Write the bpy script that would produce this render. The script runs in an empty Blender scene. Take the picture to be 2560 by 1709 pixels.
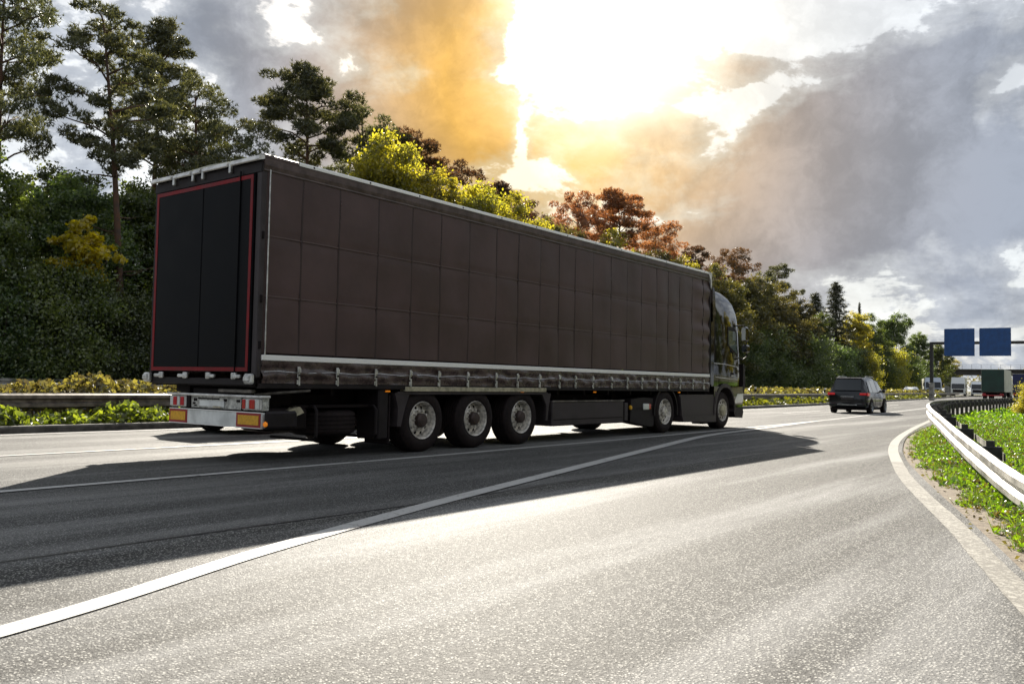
import bpy, math, random
import numpy as np
from mathutils import Vector, Matrix

# ------------------------------------------------------------ camera, light
S = bpy.context.scene
COL = S.collection
H_CAM = 1.13
cd = bpy.data.cameras.new('camera'); cam = bpy.data.objects.new('camera', cd); COL.objects.link(cam)
cd.sensor_width = 36.0; cd.lens = 30.1; cd.clip_end = 4000; cd.clip_start = 0.05
Rw = ((.7960, -.0138, -.6057), (.6051, .0480, .7942), (.0182, -.9987, .0470))   # world axes in camera terms (right, down, forward)
cam.matrix_world = Matrix(((Rw[0][0], -Rw[0][1], -Rw[0][2], 0), (Rw[1][0], -Rw[1][1], -Rw[1][2], 0),
                           (Rw[2][0], -Rw[2][1], -Rw[2][2], H_CAM), (0, 0, 0, 1)))
cd.dof.use_dof = True; cd.dof.focus_distance = 8.5; cd.dof.aperture_fstop = 6.3
S.camera = cam
S.view_settings.view_transform = 'Standard'; S.view_settings.look = 'None'
S.view_settings.gamma = 1; S.view_settings.use_curve_mapping = False
EXPO = 1.82
S.view_settings.exposure = EXPO
KX, KY = 1.10, -1.24          # shadow run per metre of height
sd = bpy.data.lights.new('sun', 'SUN'); sun = bpy.data.objects.new('sun', sd); COL.objects.link(sun)
sd.energy = 3.8; sd.angle = math.radians(.55); sd.color = (1, .925, .805)
sdir = Vector((KX, KY, -1)).normalized()
sun.rotation_euler = sdir.to_track_quat('-Z', 'Y').to_euler(); sun.location = (-30, 30, 40)
SUN_EL = math.atan(1 / math.hypot(KX, KY)); SUN_AZ = math.atan2(-KX, -KY)   # azimuth from +Y towards +X

# ------------------------------------------------------------ node helper
class NT:
    def __init__(s, tree): s.t = tree; s.n = tree.nodes; s.l = tree.links
    def node(s, typ, **kw):
        n = s.n.new(typ)
        for k, v in kw.items(): setattr(n, k, v)
        return n
    def put(s, sock, v):
        if isinstance(v, bpy.types.NodeSocket): s.l.new(v, sock)
        elif v is not None:
            if hasattr(sock.default_value, '__len__') and not hasattr(v, '__len__'): v = (v,) * 3
            if hasattr(v, '__len__') and len(v) == 3 and len(sock.default_value) == 4: v = (*v, 1)
            sock.default_value = v
    def m(s, op, a, b=None, c=None, clamp=False):
        n = s.node('ShaderNodeMath', operation=op, use_clamp=clamp)
        for i, v in enumerate((a, b, c)):
            if v is not None: s.put(n.inputs[i], v)
        return n.outputs[0]
    def mix(s, f, a, b, blend='MIX'):
        n = s.node('ShaderNodeMix', data_type='RGBA', blend_type=blend)
        s.put(n.inputs[0], f); s.put(n.inputs[6], a); s.put(n.inputs[7], b)
        return n.outputs[2]
    def noise(s, vec, scale, detail=4, rough=.55, dist=0, out=0, dim='3D'):
        n = s.node('ShaderNodeTexNoise', noise_dimensions=dim)
        if vec is not None: s.l.new(vec, n.inputs['Vector'])
        n.inputs['Scale'].default_value = scale; n.inputs['Detail'].default_value = detail
        n.inputs['Roughness'].default_value = rough; n.inputs['Distortion'].default_value = dist
        return n.outputs[out]
    def sstep(s, v, a, b):
        n = s.node('ShaderNodeMapRange', interpolation_type='SMOOTHSTEP')
        s.put(n.inputs[0], v); n.inputs[1].default_value = a; n.inputs[2].default_value = b
        return n.outputs[0]
    def vmul(s, v, k):
        n = s.node('ShaderNodeVectorMath', operation='MULTIPLY'); s.l.new(v, n.inputs[0]); n.inputs[1].default_value = k
        return n.outputs[0]
    def vadd(s, a, b):
        n = s.node('ShaderNodeVectorMath', operation='ADD'); s.put(n.inputs[0], a); s.put(n.inputs[1], b)
        return n.outputs[0]

# ------------------------------------------------------------ sky
W = bpy.data.worlds.new('World'); S.world = W; W.use_nodes = True
W.node_tree.nodes.clear()
w = NT(W.node_tree)
tc = w.node('ShaderNodeTexCoord').outputs['Generated']
warp = w.noise(tc, 5.0, 6, .6, out=1)
wv = w.vadd(w.vmul(w.vadd(warp, (-.5, -.5, -.5)), (.15, .15, .11)), tc)
sx = w.node('ShaderNodeSeparateXYZ'); w.l.new(wv, sx.inputs[0])
az = w.m('MULTIPLY', w.m('ARCTAN2', sx.outputs[0], sx.outputs[1]), 57.2958)
el = w.m('MULTIPLY', w.m('ARCSINE', sx.outputs[2], clamp=False), 57.2958)
def blob(a0, e0, sa, se, amp):
    u = w.m('DIVIDE', w.m('SUBTRACT', az, a0), sa); v = w.m('DIVIDE', w.m('SUBTRACT', el, e0), se)
    r = w.m('ADD', w.m('MULTIPLY', u, u), w.m('MULTIPLY', v, v))
    return w.m('MULTIPLY', w.m('EXPONENT', w.m('MULTIPLY', r, -.5)), amp)
gray = [(-10.8, 18.99, 3.2, 3.2, 0.9), (-8.52, 11.83, 7.5, 2.9, 1.0), (-18.34, 12.55, 6.7, 2.6, 0.6), (-23.52, 19.22, 3.5, 1.6, 0.7),
        (-41.35, 21.0, 3.3, 4.9, 0.85), (-38.88, 16.51, 5.8, 1.7, 0.45), (-49.24, 22.3, 3.5, 3.5, 0.4), (-56.9, 20.69, 3.8, 2.6, 0.5),
        (-55.16, 16.81, 1.7, 1.7, 0.4), (-32.37, 14.35, 1.7, 1.5, 0.4), (-28.58, 12.91, 3.8, 1.7, 0.3), (-14.49, 9.94, 9.3, 1.3, 0.6),
        (-9.7, 6.06, 5.2, 0.9, 0.45), (-7.91, 3.96, 5.2, 0.7, 0.4), (-14.48, 14.9, 4.4, 1.7, 0.5)]
white = [(-52.87, 21.68, 2.0, 2.6, 0.7), (-29.85, 22.87, 6.7, 3.2, 1.0), (-14.46, 21.88, 4.6, 1.5, 0.8), (-6.92, 16.05, 1.7, 2.0, 1.0),
         (-22.13, 17.82, 3.2, 0.6, 0.9), (-37.24, 15.71, 0.5, 1.7, 0.6), (-13.75, 7.25, 3.5, 1.7, 0.7), (-6.77, 8.2, 1.5, 1.2, 0.7),
         (-67.14, 19.0, 3.5, 3.5, 0.6), (-42.63, 13.05, 5.8, 1.5, 0.4), (-36.57, 19.26, 0.9, 3.5, 0.4)]
f = None
for b in gray: f = blob(*b) if f is None else w.m('ADD', f, blob(*b))
for b in white: f = w.m('SUBTRACT', f, blob(*b))
stretch = w.vmul(tc, (1, 1, 1.9))
n1 = w.noise(stretch, 5.5, 9, .58, .4); n0 = w.noise(stretch, 2.3, 4, .5)
f = w.m('ADD', f, w.m('MULTIPLY', w.m('SUBTRACT', n1, .5), 3.0))
f = w.m('ADD', f, w.m('MULTIPLY', w.m('SUBTRACT', n0, .5), .9))
n2 = w.noise(stretch, 15, 7, .6, .3)
f = w.m('ADD', f, w.m('MULTIPLY', w.m('SUBTRACT', n2, .5), 1.7))
f = w.m('ADD', f, .27)
g = w.sstep(f, -.25, 1.0)
edge = w.sstep(f, .02, .22)
g = w.m('ADD', w.m('MULTIPLY', g, .72), w.m('MULTIPLY', edge, .28))
def glow(a0, e0, s):           # distance to the bright part, in unwarped angles
    s0 = w.node('ShaderNodeVectorMath', operation='DOT_PRODUCT'); w.l.new(tc, s0.inputs[0])
    a, e = math.radians(a0), math.radians(e0)
    s0.inputs[1].default_value = (math.sin(a) * math.cos(e), math.cos(a) * math.cos(e), math.sin(e))
    d = w.m('ARCCOSINE', w.m('MINIMUM', s0.outputs['Value'], 1.0))
    q = w.m('DIVIDE', d, math.radians(s))
    return w.m('EXPONENT', w.m('MULTIPLY', w.m('MULTIPLY', q, q), -.5))
warm = w.m('ADD', w.m('MULTIPLY', glow(-37, 19.8, 7.4), 1.15), w.m('MULTIPLY', glow(-28, 14.0, 8.5), .34), clamp=True)
hot = glow(-30.5, 22.6, 3.9)
dark = w.mix(warm, (.34, .385, .465), (.93, .53, .12))
mid = w.mix(warm, (.56, .60, .66), (.97, .73, .38))
lite = w.mix(warm, (.82, .86, .89), (1.02, .90, .62))
c1 = w.mix(w.sstep(g, 0, .45), lite, mid); cc = w.mix(w.sstep(g, .4, 1.0), c1, dark)
cc = w.mix(w.m('MULTIPLY', hot, 1.5, clamp=True), cc, (1.7, 1.55, 1.25))
relief = w.m('ADD', .80, w.m('MULTIPLY', w.sstep(w.noise(wv, 9, 10, .62, .15), .34, .66), .40))
cc = w.mix(w.sstep(hot, .5, .1), cc, w.mix(1.0, cc, relief, 'MULTIPLY'))
bg = w.node('ShaderNodeBackground'); w.l.new(cc, bg.inputs[0]); bg.inputs[1].default_value = 1.0 / 2 ** EXPO
sky = w.node('ShaderNodeTexSky', sky_type='NISHITA'); sky.sun_disc = False
sky.sun_elevation = SUN_EL; sky.sun_rotation = SUN_AZ; sky.dust_density = 2.0
bs = w.node('ShaderNodeBackground'); w.l.new(sky.outputs[0], bs.inputs[0]); bs.inputs[1].default_value = .06
ms = w.node('ShaderNodeMixShader')
w.l.new(w.m('ADD', .9, w.m('MULTIPLY', edge, .1)), ms.inputs[0]); w.l.new(bs.outputs[0], ms.inputs[1]); w.l.new(bg.outputs[0], ms.inputs[2])
wo = w.node('ShaderNodeOutputWorld'); w.l.new(ms.outputs[0], wo.inputs[0])

# ------------------------------------------------------------ materials
def mat(name, col, rough=.6, metal=0., nscale=None, namt=.25, bump=0., bscale=None, spec=.5, coat=0., emit=None, col2=None, coord='Object'):
    m = bpy.data.materials.new(name); m.use_nodes = True
    t = NT(m.node_tree); b = t.n['Principled BSDF']
    b.inputs['Base Color'].default_value = (*col, 1); b.inputs['Roughness'].default_value = rough
    b.inputs['Metallic'].default_value = metal; b.inputs['Specular IOR Level'].default_value = spec
    b.inputs['Coat Weight'].default_value = coat; b.inputs['Coat Roughness'].default_value = .06
    tcn = t.node('ShaderNodeTexCoord').outputs[coord]
    if nscale:
        n = t.noise(tcn, nscale, 6, .6); n = t.sstep(n, .3, .7)
        c2 = col2 or tuple(c * (1 - namt) * .8 for c in col); c1 = col if col2 else tuple(min(1, c * (1 + namt * .5)) for c in col)
        t.put(b.inputs['Base Color'], t.mix(n, c2, c1))
        t.put(b.inputs['Roughness'], t.m('ADD', rough - .06, t.m('MULTIPLY', n, .14), clamp=True))
    if bump:
        bn = t.node('ShaderNodeBump'); bn.inputs['Strength'].default_value = bump; bn.inputs['Distance'].default_value = .01
        t.l.new(t.noise(tcn, bscale or 30, 4, .6), bn.inputs['Height']); t.l.new(bn.outputs[0], b.inputs['Normal'])
    if emit: b.inputs['Emission Color'].default_value = (*col, 1); b.inputs['Emission Strength'].default_value = emit
    return m

M = {}
M['tarp'] = mat('tarpaulin', (.086, .053, .051), .42, nscale=.8, namt=.12, bump=.3, bscale=5, spec=.3)
M['tarp_seam'] = mat('tarp_seam', (.038, .024, .024), .5, spec=.3)
M['tarp_fold'] = mat('tarp_weld', (.105, .072, .068), .45, spec=.3)
M['tarp_hem'] = mat('tarp_hem', (.075, .050, .045), .27, nscale=9, namt=.4, bump=.9, bscale=9, spec=.5)
M['rail_brown'] = mat('roof_band', (.10, .072, .068), .38, .2, nscale=5, namt=.3, spec=.4)
M['reflect_tape'] = mat('reflective_tape', (.88, .87, .84), .3, spec=.8)
M['black_door'] = mat('black_door', (.005, .0055, .007), .45, nscale=2.5, namt=.5, spec=.06)
M['red_tape'] = mat('red_tape', (.20, .004, .008), .45, nscale=3, namt=.2, spec=.2)
M['alu'] = mat('aluminium', (.62, .62, .60), .38, .75, nscale=12, namt=.3)
M['alu_white'] = mat('roof_rail_paint', (.70, .69, .66), .35, .25, nscale=6, namt=.25)
M['chassis'] = mat('chassis_paint', (.012, .008, .008), .7, nscale=8, namt=.4, spec=.15)
M['plastic'] = mat('dark_plastic', (.016, .012, .013), .55, nscale=6, namt=.3, bump=.1, bscale=60, spec=.22)
M['plastic_grey'] = mat('grey_plastic', (.045, .036, .038), .5, nscale=3, namt=.25, spec=.3)
M['rubber'] = mat('tyre_rubber', (.018, .012, .012), .75, nscale=20, namt=.5, spec=.2)
M['steel_rim'] = mat('painted_rim', (.62, .58, .52), .32, .2, nscale=15, namt=.5)
M['dark_hub'] = mat('greasy_hub', (.055, .035, .03), .55, .2, nscale=20, namt=.4)
M['hub_tan'] = mat('hub_cover', (.46, .42, .30), .45, .2, nscale=12, namt=.3)
M['white_paint'] = mat('white_panel', (.72, .74, .72), .4, nscale=4, namt=.12)
M['grimy_white'] = mat('grimy_light_bar', (.50, .50, .46), .45, .1, nscale=22, namt=.55)
M['yellow_refl'] = mat('yellow_reflector', (.72, .38, .01), .4, nscale=40, namt=.1)
M['red_refl'] = mat('red_reflector', (.28, .006, .012), .4)
M['red_lens'] = mat('red_lens', (.45, .02, .03), .15, coat=.6)
M['red_lamp'] = mat('lit_tail_lamp', (.60, .012, .016), .2, emit=.04)
M['clear_lens'] = mat('clear_lens', (.6, .62, .6), .15, coat=.6)
M['orange_lens'] = mat('orange_lens', (.9, .26, .01), .3, emit=.08)
M['gloss_black'] = mat('gloss_black_paint', (.007, .006, .005), .05, coat=.5, spec=.5)
M['glass_dark'] = mat('dark_glass', (.010, .013, .014), .05, spec=.6, coat=.3)
M['car_black'] = mat('car_black_paint', (.006, .007, .010), .18, coat=.4, spec=.3)
M['car_white'] = mat('car_white_paint', (.72, .74, .76), .25, coat=.6)
M['silver'] = mat('silver_paint', (.42, .46, .52), .3, .5)
M['galv'] = mat('galvanised_steel', (.33, .32, .295), .45, .5, nscale=2.2, namt=.6, bump=.08, bscale=40)
M['galv_old'] = mat('weathered_galvanised', (.19, .17, .145), .5, .45, nscale=6, namt=.5)
M['post_dark'] = mat('dark_steel_post', (.05, .048, .045), .6, .3, nscale=8, namt=.4)
M['sign_blue'] = mat('sign_blue', (.014, .075, .25), .45, nscale=2, namt=.1)
M['concrete'] = mat('concrete', (.30, .29, .26), .8, nscale=3, namt=.35, bump=.3, bscale=20)
M['concrete_dark'] = mat('bridge_concrete', (.055, .05, .045), .8, nscale=.6, namt=.35)
M['kerb'] = mat('kerb_concrete', (.10, .095, .085), .85, nscale=5, namt=.5, bump=.5, bscale=25)
M['green_tarp'] = mat('green_tarpaulin', (.012, .045, .035), .5, nscale=1, namt=.3)
M['blue_tarp'] = mat('blue_tarpaulin', (.010, .018, .09), .5, nscale=1, namt=.3)
M['pale_tarp'] = mat('pale_tarpaulin', (.50, .50, .40), .5, nscale=1, namt=.2)

def leafmat(name, c1, c2, tr, trans=.45, oscale=.6):
    m = bpy.data.materials.new(name); m.use_nodes = True; t = NT(m.node_tree); t.n.clear()
    tcn = t.node('ShaderNodeTexCoord').outputs['Object']; oi = t.node('ShaderNodeObjectInfo').outputs['Random']
    geo = t.node('ShaderNodeNewGeometry').outputs['Random Per Island']
    n = t.noise(tcn, oscale, 3, .6); n = t.sstep(t.m('ADD', n, t.m('MULTIPLY', t.m('SUBTRACT', geo, .5), .35)), .35, .68)
    c = t.mix(n, c1, c2); br = t.m('ADD', .75, t.m('MULTIPLY', oi, .5))
    hsv = t.node('ShaderNodeHueSaturation'); t.l.new(c, hsv.inputs['Color']); t.l.new(br, hsv.inputs['Value'])
    t.l.new(t.m('ADD', .485, t.m('MULTIPLY', oi, .03)), hsv.inputs['Hue'])
    d = t.node('ShaderNodeBsdfDiffuse'); t.l.new(hsv.outputs[0], d.inputs[0])
    tl = t.node('ShaderNodeBsdfTranslucent'); t.l.new(t.mix(1.0, hsv.outputs[0], tr, 'MULTIPLY'), tl.inputs[0])
    gl = t.node('ShaderNodeBsdfGlossy'); gl.inputs['Roughness'].default_value = .36; gl.inputs[0].default_value = (.8, .8, .8, 1)
    a = t.node('ShaderNodeMixShader'); a.inputs[0].default_value = trans; t.l.new(d.outputs[0], a.inputs[1]); t.l.new(tl.outputs[0], a.inputs[2])
    bq = t.node('ShaderNodeMixShader'); bq.inputs[0].default_value = .07; t.l.new(a.outputs[0], bq.inputs[1]); t.l.new(gl.outputs[0], bq.inputs[2])
    o = t.node('ShaderNodeOutputMaterial'); t.l.new(bq.outputs[0], o.inputs[0]); return m
L = {}
L['pine'] = leafmat('pine_needles', (.052, .064, .032), (.125, .135, .060), (1.6, 1.4, .7), .35)
L['pine_glow'] = leafmat('glow_tinted_pine_needles', (.14, .068, .035), (.27, .15, .07), (2.2, 1.4, .8), .45)  # reddish needles: warm lens-flare glow painted into the foliage colour
L['pine_brown'] = leafmat('brownish_pine_needles', (.065, .045, .022), (.12, .08, .035), (1.8, 1.1, .6), .4)
L['dark'] = leafmat('dark_leaves', (.048, .074, .030), (.125, .155, .050), (1.9, 2.0, .9), .42)
L['mid'] = leafmat('mid_green_leaves', (.058, .084, .028), (.150, .180, .050), (1.9, 2.0, .8), .46)
L['green'] = leafmat('green_leaves', (.040, .065, .020), (.085, .115, .030), (2.2, 2.0, .7), .5)
L['lime'] = leafmat('yellow_green_leaves', (.13, .135, .025), (.31, .29, .04), (2.3, 2.1, .8), .62)
L['yellow'] = leafmat('autumn_yellow_leaves', (.34, .31, .015), (.56, .50, .03), (1.8, 1.7, .4), .6)  # yellow leaves, colour brightened in place of sun coming through gaps
L['olive'] = leafmat('olive_leaves', (.055, .060, .022), (.12, .11, .035), (2.0, 1.7, .7), .48)
L['spruce'] = leafmat('spruce_needles', (.028, .034, .020), (.055, .060, .032), (1.5, 1.3, .7), .3)
L['verge'] = leafmat('verge_leaves', (.040, .080, .010), (.13, .20, .018), (2.0, 2.0, .4), .5, 1.6)
L['ivy'] = leafmat('median_leaves', (.055, .07, .015), (.19, .21, .03), (1.9, 1.9, .6), .42, 2.2)
L['ivy_dry'] = leafmat('dry_median_leaves', (.065, .052, .028), (.21, .19, .06), (1.7, 1.6, .7), .4, 2.5)
M['bark'] = mat('bark', (.055, .042, .032), .85, nscale=4, namt=.5, bump=.8, bscale=12)
M['bark_pine'] = mat('pine_bark', (.125, .062, .035), .85, nscale=3, col2=(.06, .04, .03), bump=.8, bscale=10)

# ------------------------------------------------------------ mesh helpers
def tag(o, label=None, cat=None, group=None, kind=None):
    if label: o['label'] = label
    if cat: o['category'] = cat
    if group: o['group'] = group
    if kind: o['kind'] = kind
    return o
def empty(name, loc=(0, 0, 0), rz=0., label=None, cat=None, group=None):
    o = bpy.data.objects.new(name, None); COL.objects.link(o); o.location = loc; o.rotation_euler = (0, 0, rz); o.empty_display_size = .3
    return tag(o, label, cat, group)
class MB:
    def __init__(s): s.v = []; s.f = []; s.sm = []
    def add(s, vs, fs, smooth=False):
        k = len(s.v); s.v += [tuple(p) for p in vs]; s.f += [tuple(i + k for i in q) for q in fs]; s.sm += [smooth] * len(fs); return s
    def box(s, a, b, bev=0.):
        (x0, y0, z0), (x1, y1, z1) = a, b
        if x0 > x1: x0, x1 = x1, x0
        if y0 > y1: y0, y1 = y1, y0
        if z0 > z1: z0, z1 = z1, z0
        if not bev:
            return s.add([(x, y, z) for z in (z0, z1) for y in (y0, y1) for x in (x0, x1)],
                         [(0, 2, 3, 1), (4, 5, 7, 6), (0, 1, 5, 4), (2, 6, 7, 3), (0, 4, 6, 2), (1, 3, 7, 5)])
        e = min(bev, (x1 - x0) / 2.01, (y1 - y0) / 2.01, (z1 - z0) / 2.01)
        vs = []; idx = {}
        for cx, X, sxn in ((0, x0, 1), (1, x1, -1)):
            for cy, Y, syn in ((0, y0, 1), (1, y1, -1)):
                for cz, Z, szn in ((0, z0, 1), (1, z1, -1)):
                    idx[cx, cy, cz] = len(vs)
                    vs += [(X, Y + syn * e, Z + szn * e), (X + sxn * e, Y, Z + szn * e), (X + sxn * e, Y + syn * e, Z)]
        I = lambda a, b, c, k: idx[a, b, c] + k
        fs = []
        for c in (0, 1):
            q = [I(c, 0, 0, 0), I(c, 1, 0, 0), I(c, 1, 1, 0), I(c, 0, 1, 0)]; fs.append(tuple(q if c else q[::-1]))
            q = [I(0, c, 0, 1), I(1, c, 0, 1), I(1, c, 1, 1), I(0, c, 1, 1)]; fs.append(tuple(q[::-1] if c else q))
            q = [I(0, 0, c, 2), I(1, 0, c, 2), I(1, 1, c, 2), I(0, 1, c, 2)]; fs.append(tuple(q if c else q[::-1]))
        for a in (0, 1):
            for b in (0, 1):
                fs.append((I(0, a, b, 1), I(1, a, b, 1), I(1, a, b, 2), I(0, a, b, 2)))
                fs.append((I(a, 0, b, 0), I(a, 1, b, 0), I(a, 1, b, 2), I(a, 0, b, 2)))
                fs.append((I(a, b, 0, 0), I(a, b, 1, 0), I(a, b, 1, 1), I(a, b, 0, 1)))
                for c in (0, 1): fs.append((I(a, b, c, 0), I(a, b, c, 1), I(a, b, c, 2)))
        return s.add(vs, fs)
    def prism(s, pts, axis, t0, t1, smooth=False):      # pts: 2-D outline, extruded along axis
        def mk(p, t): return {'x': (t, p[0], p[1]), 'y': (p[0], t, p[1]), 'z': (p[0], p[1], t)}[axis]
        n = len(pts); vs = [mk(p, t0) for p in pts] + [mk(p, t1) for p in pts]
        s.add(vs, [tuple(range(n)), tuple(range(2 * n - 1, n - 1, -1))])
        k = len(s.v) - 2 * n
        for i in range(n):
            s.f.append((k + i, k + (i + 1) % n, k + n + (i + 1) % n, k + n + i)); s.sm.append(smooth)
        return s
    def tube(s, pts, r, seg=8, cap=True, smooth=True):
        pts = [Vector(p) for p in pts]; rs = r if hasattr(r, '__len__') else [r] * len(pts); rings = []
        up0 = None
        for i, p in enumerate(pts):
            d = (pts[min(i + 1, len(pts) - 1)] - pts[max(i - 1, 0)]).normalized()
            if up0 is None: up0 = Vector((0, 0, 1)) if abs(d.z) < .9 else Vector((1, 0, 0))
            u = d.cross(up0); u = u.normalized() if u.length > 1e-5 else Vector((1, 0, 0)); up0 = u.cross(d).normalized()
            rings.append([p + (u * math.cos(2 * math.pi * j / seg) + up0 * math.sin(2 * math.pi * j / seg)) * rs[i] for j in range(seg)])
        vs = [q for rg in rings for q in rg]; fs = []
        for i in range(len(pts) - 1):
            for j in range(seg): fs.append((i * seg + j, i * seg + (j + 1) % seg, (i + 1) * seg + (j + 1) % seg, (i + 1) * seg + j))
        k0 = len(s.v); s.add(vs, fs, smooth)
        if cap: s.f += [tuple(k0 + j for j in range(seg))[::-1], tuple(k0 + (len(pts) - 1) * seg + j for j in range(seg))]; s.sm += [False, False]
        return s
    def lathe(s, prof, c, axis='x', seg=40, smooth=True):   # prof: (r, t) pairs
        vs = []; fs = []
        for r, t in prof:
            for j in range(seg):
                a = 2 * math.pi * j / seg; p, q = r * math.cos(a), r * math.sin(a)
                vs.append({'x': (c[0] + t, c[1] + p, c[2] + q), 'y': (c[0] + p, c[1] + t, c[2] + q), 'z': (c[0] + p, c[1] + q, c[2] + t)}[axis])
        for i in range(len(prof) - 1):
            for j in range(seg): fs.append((i * seg + j, i * seg + (j + 1) % seg, (i + 1) * seg + (j + 1) % seg, (i + 1) * seg + j))
        return s.add(vs, fs, smooth)
    def loft(s, rings, closed=True, cap=True, smooth=True):
        n = len(rings[0]); vs = [p for r in rings for p in r]; fs = []
        for i in range(len(rings) - 1):
            for j in range(n if closed else n - 1):
                fs.append((i * n + j, i * n + (j + 1) % n, (i + 1) * n + (j + 1) % n, (i + 1) * n + j))
        k0 = len(s.v); s.add(vs, fs, smooth)
        if cap: s.f += [tuple(k0 + j for j in range(n))[::-1], tuple(k0 + (len(rings) - 1) * n + j for j in range(n))]; s.sm += [False, False]
        return s
    def mesh(s, name, m):
        me = bpy.data.meshes.new(name); me.from_pydata(s.v, [], s.f); me.polygons.foreach_set('use_smooth', s.sm)
        if m: me.materials.append(m)
        me.update(); return me
    def build(s, name, m, parent=None, angle=None):
        me = s.mesh(name, m)
        if angle is None: angle = 35
        if any(s.sm):
            try: me.set_sharp_from_angle(angle=math.radians(angle))
            except Exception: pass
        o = bpy.data.objects.new(name, me); COL.objects.link(o)
        if parent: o.parent = parent
        return o
def quick(name, vs, fs4, m, smooth=False):              # fast mesh from numpy arrays (faces all same size)
    me = bpy.data.meshes.new(name); k = fs4.shape[1]; n = len(fs4)
    me.vertices.add(len(vs)); me.vertices.foreach_set('co', vs.astype(np.float32).ravel())
    me.loops.add(n * k); me.loops.foreach_set('vertex_index', fs4.astype(np.int32).ravel())
    me.polygons.add(n); me.polygons.foreach_set('loop_start', np.arange(0, n * k, k, dtype=np.int32))
    me.polygons.foreach_set('use_smooth', np.full(n, smooth))
    me.update(calc_edges=True); me.materials.append(m); return me
def link(me, name, parent=None, loc=None):
    o = bpy.data.objects.new(name, me); COL.objects.link(o)
    if parent: o.parent = parent
    if loc: o.location = loc
    return o
def copy_part(o, parent=None, loc=None):
    c = o.copy(); COL.objects.link(c); c.parent = parent
    if loc is not None: c.location = loc
    for k in ('label', 'category'):
        if k in c and parent is not None: del c[k]
    for ch in list(o.children): copy_part(ch, c)
    return c
def interp(pts, y):
    return float(np.interp(y, [p[1] for p in pts], [p[0] for p in pts]))
def smooth_poly(pts, n):
    P = np.array(pts, float); t = np.r_[0, np.cumsum(np.linalg.norm(np.diff(P, axis=0), axis=1))]
    # Catmull-Rom through the points
    out = []
    for i in range(len(P) - 1):
        p0, p1, p2, p3 = P[max(i - 1, 0)], P[i], P[i + 1], P[min(i + 2, len(P) - 1)]
        for u in np.linspace(0, 1, n, endpoint=False):
            out.append(.5 * ((2 * p1) + (-p0 + p2) * u + (2 * p0 - 5 * p1 + 4 * p2 - p3) * u * u + (-p0 + 3 * p1 - 3 * p2 + p3) * u ** 3))
    out.append(P[-1]); return [tuple(p) for p in out]

# ------------------------------------------------------------ ground, road
KL = smooth_poly([(-17.4, -40), (-17.2, 0), (-17.0, 12), (-16.8, 28), (-16.9, 44), (-18.0, 60), (-21.4, 100), (-26, 150), (-31, 200), (-42, 300), (-70, 520)], 8)
RE = smooth_poly([(3.6, -20), (2.2, -5), (1.0, .5), (.05, 3.4), (-.52, 5.6), (-1.24, 8.0), (-2.42, 11.8), (-3.35, 15), (-4.10, 18.1), (-4.95, 22.4), (-5.6, 27), (-6.15, 31.4), (-7.2, 38), (-7.6, 47), (-8.0, 58), (-8.7, 73), (-10.6, 100), (-16.0, 150), (-22.5, 200), (-33, 300), (-60, 520)], 8)
YS = np.r_[np.arange(-20, 60, 1.0), np.arange(60, 200, 4.0), np.arange(200, 520, 20.0)]
def strip(name, fl, fr, z, m, ys=YS, nx=1):
    vs = []; fs = []
    for y in ys:
        a, b = fl(y), fr(y)
        for i in range(nx + 1): vs.append((a + (b - a) * i / nx, y, z))
    for k in range(len(ys) - 1):
        for i in range(nx):
            q = k * (nx + 1) + i; fs.append((q, q + 1, q + nx + 2, q + nx + 1))
    mb = MB().add(vs, fs); o = mb.build(name, m); o['kind'] = 'structure'; return o
kl = lambda y: interp(KL, y); re_ = lambda y: interp(RE, y)

def asphalt(name, base, light, speck, wear, coarse):
    m = bpy.data.materials.new(name); m.use_nodes = True; t = NT(m.node_tree); b = t.n['Principled BSDF']
    pos = t.node('ShaderNodeNewGeometry').outputs['Position']
    v = t.node('ShaderNodeTexVoronoi', feature='F1'); t.l.new(pos, v.inputs['Vector']); v.inputs['Scale'].default_value = coarse
    v.inputs['Randomness'].default_value = 1
    sp = t.node('ShaderNodeSeparateXYZ'); t.l.new(v.outputs['Color'], sp.inputs[0])
    grain = t.noise(pos, coarse * .55, 3, .75)
    big = t.noise(pos, .35, 4, .6); med = t.noise(pos, 3.0, 4, .65)
    x = t.sstep(t.m('ADD', t.m('MULTIPLY', sp.outputs[0], .55), t.m('MULTIPLY', grain, .6)), .40, .78)
    c = t.mix(x, tuple(q * (1 - speck) for q in base), light)
    # pits between the stones
    pit = t.sstep(t.m('ADD', v.outputs['Distance'], t.m('MULTIPLY', grain, .5)), .56, .74)
    c = t.mix(t.m('MULTIPLY', pit, .9), c, tuple(q * .18 for q in base))
    # streaks of wear and stains that run along the road
    mp = t.node('ShaderNodeMapping'); t.l.new(pos, mp.inputs[0]); mp.inputs['Rotation'].default_value = (0, 0, math.radians(-13)); mp.inputs['Scale'].default_value = (1.0, .07, 1)
    st = t.noise(mp.outputs[0], 1.15, 4, .6); st = t.sstep(st, .42, .72)
    c = t.mix(t.m('MULTIPLY', st, wear), c, tuple(min(.62, q * 1.9) for q in light))
    c = t.mix(t.m('MULTIPLY', t.sstep(big, .45, .7), .22), c, tuple(q * .6 for q in base))
    c = t.mix(t.m('MULTIPLY', t.sstep(med, .5, .75), .15), c, tuple(q * .55 for q in base))
    t.l.new(c, b.inputs['Base Color']); b.inputs['Roughness'].default_value = .72; b.inputs['Specular IOR Level'].default_value = .22
    bn = t.node('ShaderNodeBump'); bn.inputs['Strength'].default_value = .55; bn.inputs['Distance'].default_value = .009
    t.l.new(t.m('SUBTRACT', x, pit), bn.inputs['Height']); t.l.new(bn.outputs[0], b.inputs['Normal'])
    return m
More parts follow.
